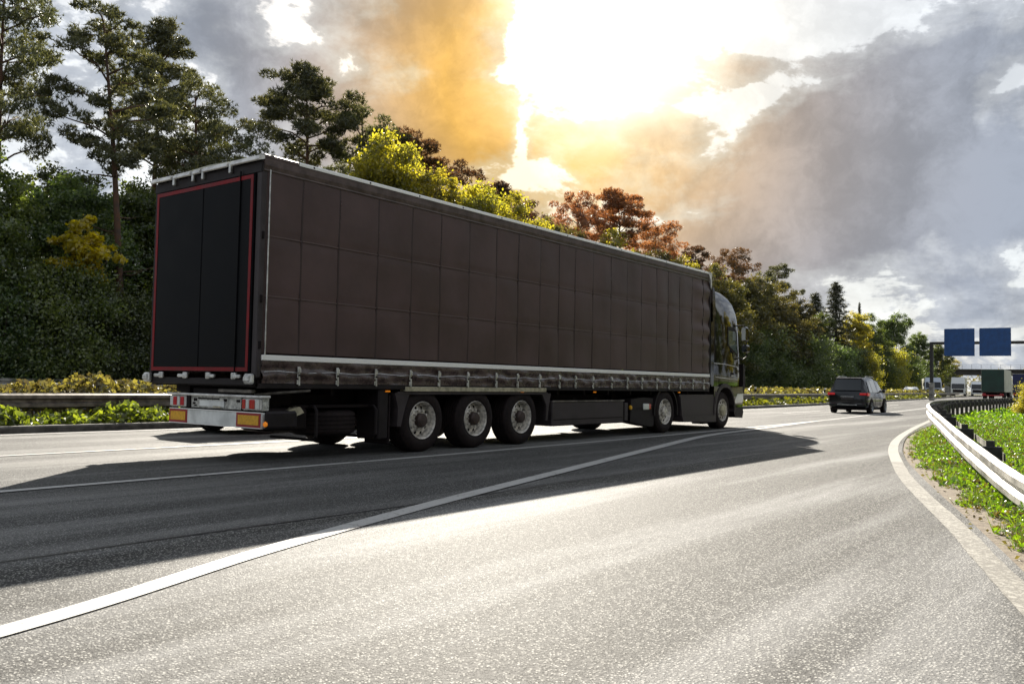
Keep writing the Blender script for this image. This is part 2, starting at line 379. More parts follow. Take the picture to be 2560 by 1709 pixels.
M['asphalt_ramp'] = asphalt('coarse_ramp_asphalt', (.070, .067, .060), (.37, .362, .335), .72, .26, 74)
M['asphalt_main'] = asphalt('fine_lane_asphalt', (.135, .133, .126), (.29, .286, .275), .4, .26, 80)
def ground_mat():
    m = bpy.data.materials.new('grassy_soil'); m.use_nodes = True; t = NT(m.node_tree); b = t.n['Principled BSDF']
    pos = t.node('ShaderNodeNewGeometry').outputs['Position']
    n = t.noise(pos, 1.2, 6, .65); n2 = t.noise(pos, 14, 4, .7)
    c = t.mix(t.sstep(n, .4, .62), (.052, .038, .022), (.05, .075, .018)); c = t.mix(t.sstep(n2, .45, .7), c, (.10, .085, .03))
    t.l.new(c, b.inputs['Base Color']); b.inputs['Roughness'].default_value = .9
    bn = t.node('ShaderNodeBump'); bn.inputs['Strength'].default_value = .8; bn.inputs['Distance'].default_value = .04
    t.l.new(n2, bn.inputs['Height']); t.l.new(bn.outputs[0], b.inputs['Normal']); return m
M['ground'] = ground_mat()
M['dirt'] = mat('sandy_roadside_dirt', (.22, .185, .135), .9, nscale=14, col2=(.085, .06, .04), bump=.9, bscale=40)
M['line'] = None
def line_mat(name, wear, col=(.72, .70, .66)):
    m = bpy.data.materials.new(name); m.use_nodes = True; t = NT(m.node_tree); b = t.n['Principled BSDF']
    pos = t.node('ShaderNodeNewGeometry').outputs['Position']
    n = t.noise(pos, 26, 5, .75); n2 = t.noise(pos, 1.6, 4, .6); v = t.node('ShaderNodeTexVoronoi'); t.l.new(pos, v.inputs['Vector']); v.inputs['Scale'].default_value = 60
    k = t.sstep(t.m('ADD', t.m('ADD', n, t.m('MULTIPLY', n2, .25)), t.m('MULTIPLY', v.outputs['Distance'], .22)), .95 - wear, 1.12 - wear)
    cr = t.node('ShaderNodeTexVoronoi', feature='DISTANCE_TO_EDGE'); t.l.new(t.vadd(pos, t.vmul(t.noise(pos, 3, 3, .6, out=1), (.5, .5, 0))), cr.inputs['Vector']); cr.inputs['Scale'].default_value = .9
    crack = t.m('SUBTRACT', 1.0, t.sstep(cr.outputs['Distance'], .002, .012))
    c = t.mix(n2, col, tuple(q * .82 for q in col)); c = t.mix(k, c, (.14, .13, .112)); c = t.mix(t.m('MULTIPLY', crack, .6), c, (.10, .09, .08))
    t.l.new(c, b.inputs['Base Color']); b.inputs['Roughness'].default_value = .6
    bn = t.node('ShaderNodeBump'); bn.inputs['Strength'].default_value = .3; bn.inputs['Distance'].default_value = .004
    t.l.new(n, bn.inputs['Height']); t.l.new(bn.outputs[0], b.inputs['Normal']); return m
M['line'] = line_mat('road_marking_paint', .14, (.43, .425, .41)); M['line_worn'] = line_mat('worn_marking_paint', .34, (.34, .325, .285)); M['line_mid'] = line_mat('scuffed_marking_paint', .20, (.31, .30, .27))

def ground_z(x, y):
    e = interp(RE, y) if -20 < y < 520 else 99
    d = max(0., min(1., (x - e - .30) / .85)); d = d * d * (3 - 2 * d)
    return -.06 + d * float(np.interp(y, [-40, -5, 2, 6, 9.7, 12, 16, 20.3, 23.8, 30], [0, -.46, -.44, -.41, -.36, -.25, -.18, -.10, 0, 0])) * (1 if x < 12 else 0)
gx = [-1500, -300, -60, -20] + [round(-9 + .25 * i, 3) for i in range(60)] + [7, 9, 12, 20, 60, 300, 1500]; gy = [-1500, -300, -40, -20] + [float(q) for q in range(-8, 36)] + [40, 60, 120, 300, 1500]
gv = [(x, y, ground_z(x, y)) for y in gy for x in gx]; nx_g = len(gx)
g0 = MB().add(gv, [(j * nx_g + i, j * nx_g + i + 1, (j + 1) * nx_g + i + 1, (j + 1) * nx_g + i) for j in range(len(gy) - 1) for i in range(nx_g - 1)], True).build('ground', M['ground'], angle=180); g0['kind'] = 'structure'
strip('road', kl, re_, 0.0, M['asphalt_main'], nx=2)
# the slip road has its own coarser surface, starting at the tar joint
JT = smooth_poly([(-5.56, -20), (-5.54, -3), (-5.52, 2.3), (-5.50, 3.6), (-5.45, 4.9), (-5.42, 7), (-5.46, 10.4), (-5.46, 16), (-5.6, 22), (-5.95, 29), (-6.6, 38)], 8)
jt = lambda y: interp(JT, y)
YR = np.arange(-20, 28, .5)
strip('slip_road_surface', jt, lambda y: re_(y) - .0, .004, M['asphalt_ramp'], YR)
M['tar'] = mat('tar_joint', (.012, .011, .012), .35)
def ribbon(name, pts, wid, z, m, n=10, wob=0.):
    pts = smooth_poly(pts, n); vs = []; fs = []; rg = random.Random(3)
    for i, p in enumerate(pts):
        a = pts[max(i - 1, 0)]; b = pts[min(i + 1, len(pts) - 1)]; d = Vector((b[0] - a[0], b[1] - a[1])).normalized(); nx_, ny_ = d.y, -d.x
        w_ = (wid if not hasattr(wid, '__len__') else np.interp(p[1], [q[0] for q in wid], [q[1] for q in wid])) / 2
        o1, o2 = rg.uniform(-wob, wob), rg.uniform(-wob, wob)
        vs += [(p[0] - nx_ * (w_ + o1), p[1] - ny_ * (w_ + o1), z), (p[0] + nx_ * (w_ + o2), p[1] + ny_ * (w_ + o2), z)]
        if i: k = 2 * i; fs.append((k - 2, k - 1, k + 1, k))
    o = MB().add(vs, fs).build(name, m); o['kind'] = 'structure'; return o
ribbon('tar_joint', [p for p in JT[::8] if p[1] < 23], [(0, .045), (6, .03), (10, .012), (30, .008)], .0065, M['tar'], 30, .008)
ribbon('road_marking', [(-8.86, -18), (-8.80, -2), (-8.78, 4), (-8.76, 7), (-8.74, 10), (-8.86, 17), (-9.05, 22), (-9.5, 31.4), (-10.2, 40), (-11.4, 54), (-13.2, 72), (-16.8, 105), (-21.5, 150)], [(0, .14), (30, .16), (100, .18)], .0085, M['line'])
ribbon('road_marking', [(-2.9, -6), (-3.55, -1), (-4.03, 1.66), (-4.66, 3.50), (-5.33, 5.85), (-6.17, 9.3), (-7.2, 13.6), (-8.2, 18), (-8.62, 22), (-9.46, 30.8)], [(0, .15), (6, .18), (18, .22), (24, .20), (31, .1)], .011, M['line'])
ribbon('road_marking', [(-12.62, -18), (-12.58, 0), (-12.5, 6), (-12.36, 12.5)], .13, .0085, M['line'])
for a_, b_ in ((24.5, 30.5), (36.5, 42.5), (48.5, 54.5), (60.5, 66.5), (72.5, 78.5)):
    mid_ = lambda y: (interp(KL, y) + .35 + interp([(-8.8, 0), (-9.5, 31), (-10.2, 40), (-13.2, 72), (-16.8, 105)], y)) / 2 + .1
    ribbon('road_marking', [(mid_(a_), a_), (mid_((a_ + b_) / 2), (a_ + b_) / 2), (mid_(b_), b_)], .14, .0085, M['line'])
ribbon('road_marking', [(kl(y) + .45, y) for y in (-18, 0, 10, 20, 30, 42, 52, 62, 80, 100, 130)], .14, .0085, M['line'])
ribbon('road_marking', [(1.9, -3), (1.05, .8), (.18, 3.1), (-.57, 5.3), (-1.1, 7.0)], .17, .0085, M['line_worn'], 10, .006)
ribbon('road_marking', [(-1.1, 7.0), (-1.33, 7.75), (-2.2, 10.4), (-2.75, 12.2), (-3.3, 14.2)], .17, .0085, M['line_worn'], 12, .004)
ribbon('road_marking', [(-3.3, 14.2), (-3.92, 16.6), (-4.50, 19.2), (-5.02, 22), (-5.50, 25), (-5.98, 28.2), (-6.5, 32), (-7.2, 37), (-7.75, 42), (-8.05, 48), (-8.4, 58), (-9.1, 73), (-11, 100)], .17, .0085, M['line_mid'])
# dusty strip between the slip road and the grass
strip('dirt_strip', lambda y: re_(y) - .02, lambda y: re_(y) + .42, -.012, M['dirt'], np.arange(-5, 60, 1.0))
strip('opposite_road', lambda y: kl(y) - 15.8, lambda y: kl(y) - 4.4, -.03, M['asphalt_main'])
# kerb
def sweep(name, path, prof, m, parent=None, smooth=False):
    rings = []
    for i, p in enumerate(path):
        a = path[max(i - 1, 0)]; b = path[min(i + 1, len(path) - 1)]; d = Vector((b[0] - a[0], b[1] - a[1])).normalized(); nx_, ny_ = d.y, -d.x
        rings.append([(p[0] + nx_ * u, p[1] + ny_ * u, v + (p[2] if len(p) > 2 else 0)) for u, v in prof])
    return MB().loft(rings, True, True, smooth).build(name, m, parent)
kp = [(p[0], p[1]) for p in KL if p[1] <= 205]
o = sweep('kerb', kp, [(-.28, -.06), (0.0, -.06), (0.0, .10), (-.03, .13), (-.28, .13)], M['kerb']); o['kind'] = 'structure'
strip('median_ground', lambda y: kl(y) - 4.3, lambda y: kl(y) - .27, .05, M['ground'], YS)

# ------------------------------------------------------------ guard rails
WP = [(0, 0), (.01, .0), (.075, .035), (.075, .10), (.012, .135), (.012, .175), (.075, .21), (.075, .275), (.01, .31), (0, .31), (-.006, .30), (.062, .27), (.062, .215), (0, .18), (0, .13), (.062, .095), (.062, .04), (-.006, .01)]
def offs(path_f, y, d=.05):
    a = Vector((path_f(y - d) - 0, y - d)); b = Vector((path_f(y + d), y + d)); t = (b - a).normalized(); return t
def guard_rail(label, pf, y0, y1, step, ptop, side, m, mp, name='guard_rail', section=4.0, far_step=None, spacer=True, box=None):
    root = empty(name, (pf(y0), y0, 0), 0, label, 'guard rail')
    inv = root.location.copy()
    zf = (GZ if spacer else (lambda y: 0.))
    prof = [(u * side, v + ptop - .31) for u, v in WP]
    if side < 0: prof = prof[::-1]
    y = y0; sec = []
    while y < y1 - .1:
        ye = min(y + section, y1); ys = np.linspace(y, ye + .12, 5)
        pth = [(pf(q) - inv.x, q - inv.y, zf(q)) for q in ys]
        sweep('rail_section', pth, prof, m, root); y = ye
        # bolts at the joint
        b = MB()
        for dz in (.07, .24):
            for dy in (.03, .10): b.lathe([(.0, .012), (.014, .010), (.014, 0)], (pf(ye) - inv.x + side * .078, ye + dy - inv.y, ptop - .31 + dz + zf(ye)), 'x', 6)
        bo = b.build('joint_bolts', mp, root); bo['kind'] = 'stuff'
        section = section if y < 60 else 8.0
    pm = MB().box((-.05, -.035, -.3), (.05, .035, ptop - .02)).mesh('post', mp)
    sm_ = MB().box((-.0, -.06, ptop - .30), (.40, .06, ptop - .10), .01).mesh('spacer', mp)
    y = y0 + (2.9 if spacer else .3); k = 0
    while y < y1:
        o = link(pm, 'post', root); o.location = (pf(y) - inv.x - side * (.26 if spacer else .06), y - inv.y, zf(y))
        if spacer:
            s2 = link(sm_, 'spacer', root); s2.location = (pf(y) - inv.x - side * .22, y - inv.y, zf(y))
            if side < 0: s2.location.x = pf(y) - inv.x
        y += (4.0 if spacer and y < 21 else step) if y < 55 or not far_step else far_step
    return root
ga = lambda y: kl(y) - 1.2
gb = lambda y: kl(y) - 3.35
gc = lambda y: kl(y) - 17.2
guard_rail('grey double wave steel guard rail along the near edge of the planted median', ga, -6, 170, 4.0, .72, 1, M['galv_old'], M['post_dark'], far_step=8, spacer=False)
guard_rail('higher grey guard rail behind the median hedge, on the side of the opposite carriageway', gb, -6, 170, 4.0, .88, -1, M['galv'], M['post_dark'], far_step=8, spacer=False)
guard_rail('thin grey guard rail at the foot of the wood across the opposite carriageway', gc, -4, 150, 4.0, .93, 1, M['galv'], M['post_dark'], far_step=8, spacer=False)
GR = smooth_poly([(2.6, -1.5), (1.35, 2.2), (.30, 5.2), (-1.12, 9.7), (-1.80, 12.0), (-2.80, 16.0), (-3.84, 20.3), (-4.72, 23.8), (-5.75, 29), (-6.65, 36), (-7.08, 47), (-7.45, 58), (-8.05, 72), (-9.9, 100), (-15.2, 150)], 8)
GZ = lambda y: float(np.interp(y, [-5, 2, 6, 9.7, 12, 16, 20.3, 23.8, 30], [-.52, -.50, -.47, -.42, -.31, -.24, -.16, -.05, 0]))
gr = lambda y: interp(GR, y)
root_r = guard_rail('pale galvanised guard rail curving past the grassy verge on the right', gr, -1.4, 150, 1.333, .75, -1, M['galv'], M['post_dark'], far_step=1.9, spacer=True)
# rear tie strap joining the spacers on the near curve
iv = root_r.location
sweep('tie_strap', [(gr(y) - iv.x + .42, y - iv.y, GZ(y)) for y in np.linspace(13.4, 22, 9)], [(0, .46), (.012, .46), (.012, .56), (0, .56)], M['galv'], root_r)

# ------------------------------------------------------------ foliage
def rand_quads(C, size, rg, flat=0., asp=1.6, jitter=.35):
    n = len(C); d = rg.normal(size=(n, 3)); d[:, 2] *= (1 - flat * .5); d /= np.linalg.norm(d, axis=1)[:, None]
    e = rg.normal(size=(n, 3)); e -= (e * d).sum(1)[:, None] * d; e /= np.linalg.norm(e, axis=1)[:, None]
    s = (size * (1 + jitter * rg.uniform(-1, 1, n)))[:, None]
    fold = np.cross(d, e) * s * .12
    vs = np.stack([C - d * s * asp / 2, C - e * s / 2 + fold, C + d * s * asp / 2, C + e * s / 2 + fold], 1).reshape(-1, 3)
    return vs, np.arange(4 * n).reshape(-1, 4)
def limb_tube(mb, a, b, r0, r1, rg, sag=.0, n=4, seg=6):
    a, b = Vector(a), Vector(b); L_ = (b - a).length; pts = []
    for i in range(n + 1):
        t = i / n; p = a.lerp(b, t)
        if 0 < i < n: p += Vector(rg.normal(0, .045 * L_, 3)); p.z += sag * L_ * math.sin(math.pi * t)
        pts.append(p)
    mb.tube(pts, [r0 + (r1 - r0) * i / n for i in range(n + 1)], seg, True); return pts
def make_dec(seed, h, rad, nclump, per, leaf, trunk_r=.17, low=.18, lobes=9):
    rg = np.random.default_rng(seed); tr = MB()
    top = (rg.normal(0, .3), rg.normal(0, .3), h * .8)
    sp = limb_tube(tr, (0, 0, -.3), top, trunk_r, .04, rg, n=6, seg=8)
    LB = []
    for i in range(lobes):
        a = 2 * math.pi * i / lobes + rg.uniform(-.4, .4); zz = h * (low + .12 + (.86 - low) * ((i * .618) % 1)); k = math.sin(math.pi * min(1, max(.12, (zz / h - low + .12) / (1.12 - low)))) ** .7
        rr = rad * .62 * k; c = np.array([math.cos(a) * rr, math.sin(a) * rr, zz]); LB.append((c, rad * rg.uniform(.36, .55), h * rg.uniform(.11, .18)))
        base = sp[min(5, 1 + int(zz / h * 5))]; limb_tube(tr, (base.x, base.y, max(h * .12, zz - h * .18)), c, trunk_r * .42, .02, rg, .08)
    LB.append((np.array([top[0], top[1], h * .84]), rad * .42, h * .15))
    cl = []
    for i in range(nclump):
        c, r, rz = LB[rg.integers(len(LB))]; d = rg.normal(size=3); d /= np.linalg.norm(d)
        q = rg.uniform(.45, 1.0) ** .5; p = c + d * np.array([r, r, rz]) * q
        if p[2] > h * low * .6: cl.append((p, .5 + .5 * rg.random()))
        if i % 9 == 0: limb_tube(tr, c, p, .025, .008, rg, n=2, seg=4)
    P = []
    for p, s_ in cl:
        k = int(per * s_); P.append(p + rg.normal(size=(k, 3)) * np.array([.30, .30, .20]) * rad * .30 * s_ * 1.1)
    P = np.concatenate(P); vs, fs = rand_quads(P, leaf, rg)
    return tr, vs, fs
def make_shrub(seed, h, rad, n, leaf):
    rg = np.random.default_rng(seed); tr = MB(); P = []
    for i in range(6):
        a = rg.uniform(0, 6.28); limb_tube(tr, (0, 0, -.2), (math.cos(a) * rad * .5, math.sin(a) * rad * .5, h * .75), .07, .015, rg)
    nb = 46
    for i in range(nb):
        a = rg.uniform(0, 6.28); z = h * rg.uniform(.06, .92); rr = rad * rg.uniform(.15, .85) * math.sqrt(max(.05, 1 - (max(0, z / h - .35) / .68) ** 2))
        c = np.array([math.cos(a) * rr, math.sin(a) * rr, z]); s_ = rg.uniform(.6, 1.2)
        P.append(c + rg.normal(size=(int(n / nb * s_), 3)) * np.array([.22, .22, .14]) * rad * s_)
    P = np.concatenate(P); P = P[P[:, 2] > .02]; vs, fs = rand_quads(P, leaf, rg); return tr, vs, fs
def tufts(C, rg, ln, wd, k, up=.5):
    n = len(C); Cc = np.repeat(C, k, 0); d = rg.normal(size=(n * k, 3)); d[:, 2] += up; d /= np.linalg.norm(d, axis=1)[:, None]
    e = np.cross(d, rg.normal(size=(n * k, 3))); e /= np.linalg.norm(e, axis=1)[:, None]
    l = (ln * rg.uniform(.6, 1.2, n * k))[:, None]
    vs = np.stack([Cc - e * wd / 2, Cc + e * wd / 2, Cc + d * l], 1).reshape(-1, 3); return vs, np.arange(3 * n * k).reshape(-1, 3)
def make_pine(seed, h, crown0, rad, npad, per, shape='round', trunk_r=.2, lean=(0, 0), stubs=4):
    rg = np.random.default_rng(seed); tr = MB(); n = 8; pts = []
    for i in range(n + 1):
        t = i / n; pts.append(Vector((lean[0] * t + .25 * math.sin(t * 4 + seed) * t, lean[1] * t + .2 * math.cos(t * 5 + seed) * t, -.3 + (h * .97 + .3) * t)))
    tr.tube(pts, [trunk_r * (1 - .82 * (i / n) ** 1.2) for i in range(n + 1)], 9)
    def at(z):
        t = max(0, min(1, z / (h * .97))) * n; i = min(n - 1, int(t)); return pts[i].lerp(pts[i + 1], t - i)
    P = []
    for i in range(npad):
        t = (i + .5) / npad; z = h * (crown0 + (1 - crown0) * t ** (.8 if shape == 'umbrella' else 1.0))
        if shape == 'umbrella': k = .35 + .65 * math.sin(math.pi * min(1, t * .75 + .22))
        elif shape == 'cone': k = (1.06 - t) ** .8
        else: k = .35 + .75 * math.sin(math.pi * min(1, .12 + t * .86))
        rr = rad * k * rg.uniform(.35, 1.05); a = i * 2.399 + rg.uniform(-.4, .4)
        b = at(z - .25 * rr); c = Vector((b.x + math.cos(a) * rr, b.y + math.sin(a) * rr, z + rg.uniform(-.2, .3)))
        bp = limb_tube(tr, b, c, .055, .015, rg, .06, 3, 5)
        pads = [(c, 1.)]
        if rr > rad * .45: pads.append((Vector(bp[-2]) + Vector(rg.normal(0, .35, 3)), .8))
        for _ in range(2):
            q = c + Vector((rg.normal(0, .55), rg.normal(0, .55), rg.normal(0, .22))) * (rad / 3); pads.append((q, rg.uniform(.5, .8)))
        for q, s_ in pads:
            m_ = int(per * s_); d = rg.normal(size=(m_, 3)); d /= np.linalg.norm(d, axis=1)[:, None]; d *= rg.uniform(.3, 1, (m_, 1)) ** .5
            P.append(np.array(q) + d * np.array([.25, .25, .125]) * rad * s_ * (1 + .12 * rg.normal(size=(m_, 1))))
    for _ in range(stubs):
        z = h * rg.uniform(crown0 * .5, crown0); b = at(z); a = rg.uniform(0, 6.28); rr = rg.uniform(.8, 2.0); limb_tube(tr, b, (b.x + math.cos(a) * rr, b.y + math.sin(a) * rr, z + rg.uniform(-.3, .5)), .04, .01, rg, -.05, 3, 4)
    P = np.concatenate(P); v, f_ = tufts(P, rg, .22, .05, 7, .6); return tr, v, f_
def make_spruce(seed, h, rad, nb):
    rg = np.random.default_rng(seed); tr = MB(); tr.tube([(0, 0, -.3), (0, 0, h * .5), (0, 0, h)], [.18, .1, .02], 7); P = []
    for i in range(nb):
        t = (i + .5) / nb; z = h * (.06 + .93 * t); L_ = rad * (1 - t) ** .85 * rg.uniform(.7, 1.1) + .15; a = i * 2.399
        e = np.array([math.cos(a) * L_, math.sin(a) * L_, -.22 * L_]); limb_tube(tr, (0, 0, z), (e[0], e[1], z + e[2]), .03, .008, rg, .03, 2, 4)
        k = int(12 + 34 * L_ / rad); s_ = rg.uniform(.15, 1, k)[:, None]; P.append(np.array([0, 0, z]) + e * s_ + rg.normal(size=(k, 3)) * np.array([.16, .16, .10]) * (1.1 - s_ * .4))
    P = np.concatenate(P); v, f_ = tufts(P, rg, .34, .06, 6, -.1); return tr, v, f_

PROT = {}
def proto(key, gen, h, bark):
    tr, v, f_ = gen; PROT[key] = (tr.mesh('trunk', bark), quick('crown', v, f_, L['green']), h)
proto('decA', make_dec(1, 14, 4.2, 340, 180, .130), 15.0, M['bark'])
proto('decB', make_dec(2, 14, 3.6, 310, 180, .128, lobes=11), 15.0, M['bark'])
proto('decC', make_dec(3, 14, 4.6, 350, 180, .138, low=.1, lobes=13), 15.0, M['bark'])
proto('sapling', make_dec(9, 7, 1.35, 70, 110, .13, .06, low=.70, lobes=6), 7, M['bark'])
proto('shrA', make_shrub(5, 8, 3.4, 40000, .125), 8, M['bark'])
proto('shrB', make_shrub(6, 8, 3.0, 36000, .13), 8, M['bark'])
proto('shrC', make_shrub(7, 8, 3.8, 42000, .12), 8, M['bark'])
proto('pineA', make_pine(11, 18, .60, 2.9, 24, 80, 'round'), 19.0, M['bark_pine'])
proto('pineB', make_pine(12, 18, .74, 2.9, 26, 85, 'umbrella', stubs=8), 19.0, M['bark_pine'])
proto('pineC', make_pine(13, 18, .56, 3.6, 30, 84, 'round', .24), 19.0, M['bark_pine'])
proto('pineD', make_pine(14, 18, .60, 2.3, 28, 62, 'cone', stubs=2), 19.0, M['bark_pine'])
proto('pineL', make_pine(17, 18, .60, 2.5, 24, 72, 'round', .22, lean=(.3, -2.0), stubs=9), 19.0, M['bark_pine'])
proto('spr', make_spruce(15, 16, 2.6, 120), 16, M['bark'])

def tree(kind, leaf, X, Y, h, label, cat='tree', name='tree', group=None, wide=1., rz=None, zoff=0.):
    tm, cm, ph = PROT[kind]; s = h / ph
    rg = random.Random(int(X * 31 + Y * 17)); root = empty(name, (X, Y, zoff), rg.uniform(0, 6.28) if rz is None else rz, label, cat, group)
    root.scale = (s * wide, s * wide, s)
    t = link(tm, 'trunk', root); c = link(cm, 'crown', root)
    c.material_slots[0].link = 'OBJECT'; c.material_slots[0].material = L[leaf]
    return root
T = tree
# tall pines of the wood, left to right
T('pineC', 'pine', -41, 16.0, 20.6, 'tall loose pine cut by the left edge of the photo', 'pine tree', 'pine_tree', rz=.5, wide=.7)
T('pineA', 'pine', -43, 14.6, 19.2, 'pine with forked crown half outside the left edge of the photo', 'pine tree', 'pine_tree', rz=2.2, wide=.8)
T('pineL', 'pine', -37.2, 20.2, 17.8, 'slender pine with long bare leaning orange trunk left of the trailer', 'pine tree', 'pine_tree', rz=.1)
T('pineD', 'pine', -46, 26.3, 22.9, 'narrow dark pine topping the group left of the trailer', 'pine tree', 'pine_tree')
T('pineC', 'pine', -42, 26.4, 17.9, 'broad dense dark pine rising right above the rear doors of the trailer', 'pine tree', 'pine_tree', wide=1.02, rz=1.2)
T('pineB', 'pine', -44, 35.2, 21.9, 'umbrella-shaped pine standing alone above the rear corner of the trailer', 'pine tree', 'pine_tree', wide=1.05, rz=2.)
T('pineA', 'pine', -43, 39.0, 20.0, 'dense pine just right of the umbrella-shaped pine', 'pine tree', 'pine_tree', rz=.9)
T('pineB', 'pine_brown', -43, 43.2, 19.6, 'brownish pine peeping above the yellow-green trees, second right of the umbrella pine', 'pine tree', 'pine_tree')
T('pineA', 'pine_brown', -44, 49.2, 18.9, 'brown pine top over the middle of the yellow-green trees', 'pine tree', 'pine_tree')
T('pineB', 'pine_brown', -44, 55.6, 18.3, 'brown pine at the right end of the yellow-green trees', 'pine tree', 'pine_tree')
T('pineA', 'pine_brown', -44, 60.3, 16.6, 'low brown pine in the dip before the glow-tinted group', 'pine tree', 'pine_tree', wide=.85)
T('pineC', 'pine_glow', -43, 66.4, 19.6, 'leftmost glow-tinted pine of the reddish group above the trailer middle', 'pine tree', 'pine_tree', wide=.8, rz=.4)
T('pineB', 'pine_glow', -42, 71.8, 20.8, 'tallest glow-tinted pine in the centre of the reddish group', 'pine tree', 'pine_tree', rz=1.)
T('pineC', 'pine_glow', -41, 77.6, 18.8, 'rightmost rounded glow-tinted pine of the reddish group', 'pine tree', 'pine_tree', wide=.85, rz=2.5)
T('pineL', 'pine_brown', -42, 87.0, 17.7, 'crooked brownish pine between the glow-tinted group and the truck cab', 'pine tree', 'pine_tree', rz=2.9)
T('pineC', 'pine_brown', -42, 100.1, 18.8, 'wide olive-brown pine left above the truck cab', 'pine tree', 'pine_tree', rz=.2)
T('pineA', 'pine', -42, 114.4, 18.6, 'dark pine with small separate top just right above the truck cab', 'pine tree', 'pine_tree', rz=1.9)
# broadleaved trees
T('decA', 'lime', -38, 36.5, 16.0, 'yellow-green tree under the umbrella pine group, leftmost of its row', wide=.9)
T('decB', 'lime', -37, 40.0, 14.7, 'yellow-green tree second of the row above the trailer roof', rz=.7)
T('decA', 'lime', -37, 44.4, 14.6, 'bright yellow-green tree in the middle of the row above the trailer roof', rz=2.7)
T('decC', 'lime', -37, 48.8, 14.0, 'yellow-green spreading tree at the right end of the bright row', rz=1.2)
T('decB', 'olive', -38, 53.6, 13.9, 'olive tree right of the bright yellow-green row', rz=.2)
T('decA', 'olive', -38, 58.2, 13.6, 'olive tree in the dip left of the glow-tinted pines', wide=.9)
T('decC', 'lime', -38, 64.6, 13.9, 'yellowish tree under the left glow-tinted pine', rz=.9)
T('decA', 'olive', -37, 69.6, 13.4, 'olive tree under the middle glow-tinted pine', rz=2.)
T('decB', 'lime', -38, 76.6, 13.9, 'yellowish tree under the right glow-tinted pine', rz=1.1)
T('decC', 'olive', -37, 84.0, 13.2, 'olive-green tree touching the top front corner of the trailer', rz=.4)
T('decA', 'olive', -37, 93.0, 13.6, 'olive-gold tree directly behind the cab roof', rz=1.4)
T('decC', 'olive', -37, 101.5, 13.2, 'broad golden-olive tree right of the cab roof', rz=2.2)
T('decB', 'olive', -38, 112.0, 12.8, 'golden-olive tree at the shoulder of the wood right of the cab', rz=.8)
T('spr', 'spruce', -40, 134.5, 17.4, 'pointed grey-green spruce, tallest conifer between cab and sign gantry', 'spruce tree', 'spruce_tree', wide=1.8)
T('spr', 'spruce', -41, 128.0, 15.2, 'shorter spruce leaning against the tall pointed one', 'spruce tree', 'spruce_tree', wide=1.8)
T('decA', 'green', -39, 122.5, 11.6, 'dull green tree in front of the two spruces')
T('spr', 'spruce', -44, 162.0, 16.8, 'thin dark spruce tip showing above the yellowish tree', 'spruce tree', 'spruce_tree', wide=.5)
T('decB', 'lime', -39, 141.0, 13.4, 'yellowish autumn tree right of the spruces')
T('decC', 'green', -41, 157.0, 13.6, 'green tree between the yellowish tree and the dark open crown')
T('decA', 'dark', -41, 174.5, 15.6, 'dark round open-crowned tree high above the black car', rz=.9)
T('decB', 'green', -41, 195.0, 13.3, 'green round tree left of the gantry post')
T('decA', 'green', -41, 214.0, 11.6, 'green tree directly behind the gantry post', wide=1.1)
T('decC', 'lime', -43, 236.0, 9.5, 'low yellowing tree under the left blue sign', wide=1.1)
# lower layer of the wood
T('decB', 'green', -43, 19.5, 11.4, 'loose mid green tree between the first two pine trunks')
T('decA', 'mid', -43, 23.5, 11.4, 'green tree behind the leaning pine, under the broad dark pine')
T('pineC', 'pine', -44, 29.5, 16.6, 'lower dense pine at the right flank of the broad dark pine', 'pine tree', 'pine_tree', wide=.8, rz=3.3)
T('decC', 'mid', -38.5, 14.2, 10.4, 'dark green bush-like tree at the left edge of the photo', rz=2.)
T('decA', 'dark', -39.5, 18.6, 10.2, 'dark green tree with ragged top, second from the left edge', wide=1.1)
T('decB', 'green', -41.5, 24.0, 10.6, 'mid green tree behind the leaning pine trunk')
T('decC', 'green', -38.5, 26.2, 8.8, 'green leafy tree half hidden by the left side of the trailer')
T('sapling', 'yellow', -35.6, 17.4, 7.0, 'bright autumn-yellow bush glowing in the dark wood left of the trailer', 'bush', 'yellow_bush', wide=1.)
T('sapling', 'yellow', -35.4, 12.4, 6.0, 'small patch of yellow leaves low at the left edge of the photo', 'bush', 'yellow_bush', wide=.8)
UG = 'dark undergrowth bushes along the foot of the wood'
for i, (x_, y_, h_, lb) in enumerate([(-36, 11.5, 6.2, 'dark undergrowth bush cut by the left edge of the photo'), (-35.6, 14.2, 5.0, 'dark undergrowth bush second from the left edge'), (-35.8, 16.6, 5.6, 'dark undergrowth bush left of the yellow bush'),
        (-35.6, 19.2, 4.6, 'dark undergrowth bush directly below the bright yellow bush'), (-35.7, 21.6, 6.0, 'dark undergrowth bush left beside the rear doors of the trailer'),
        (-36, 24.2, 7.2, 'dark undergrowth bush just hidden by the rear doors of the trailer'), (-36.4, 28, 7.0, 'dark undergrowth bush behind the trailer rear'), (-37, 31.6, 9.5, 'tall dark bush behind the trailer roof corner')]):
    T(('shrA', 'shrB', 'shrC')[i % 3], ('dark', 'dark', 'mid', 'dark', 'green', 'mid', 'dark', 'dark')[i], x_, y_, h_, lb, 'bush', 'undergrowth_bush', UG)
UR = 'dark undergrowth bushes right of the cab'
for i, (x_, y_, h_, lb) in enumerate([(-36, 88, 6.5, 'dark bush mostly hidden behind the cab'), (-36, 93.5, 7.4, 'dark bush behind the cab windscreen'), (-36.4, 99.5, 8.0, 'dark bluish bush just right of the cab mirrors'),
        (-36.5, 105.5, 7.6, 'dark bush second right of the cab mirrors'), (-37, 112, 7.4, 'dark bush midway between cab and black car'), (-37.4, 119, 7.2, 'dark bush left above the black car'), (-38, 127, 7.0, 'dark bush below the pointed spruces')]):
    T(('shrC', 'shrA', 'shrB')[i % 3], 'dark', x_, y_, h_, lb, 'bush', 'undergrowth_bush', UR, wide=1.2)
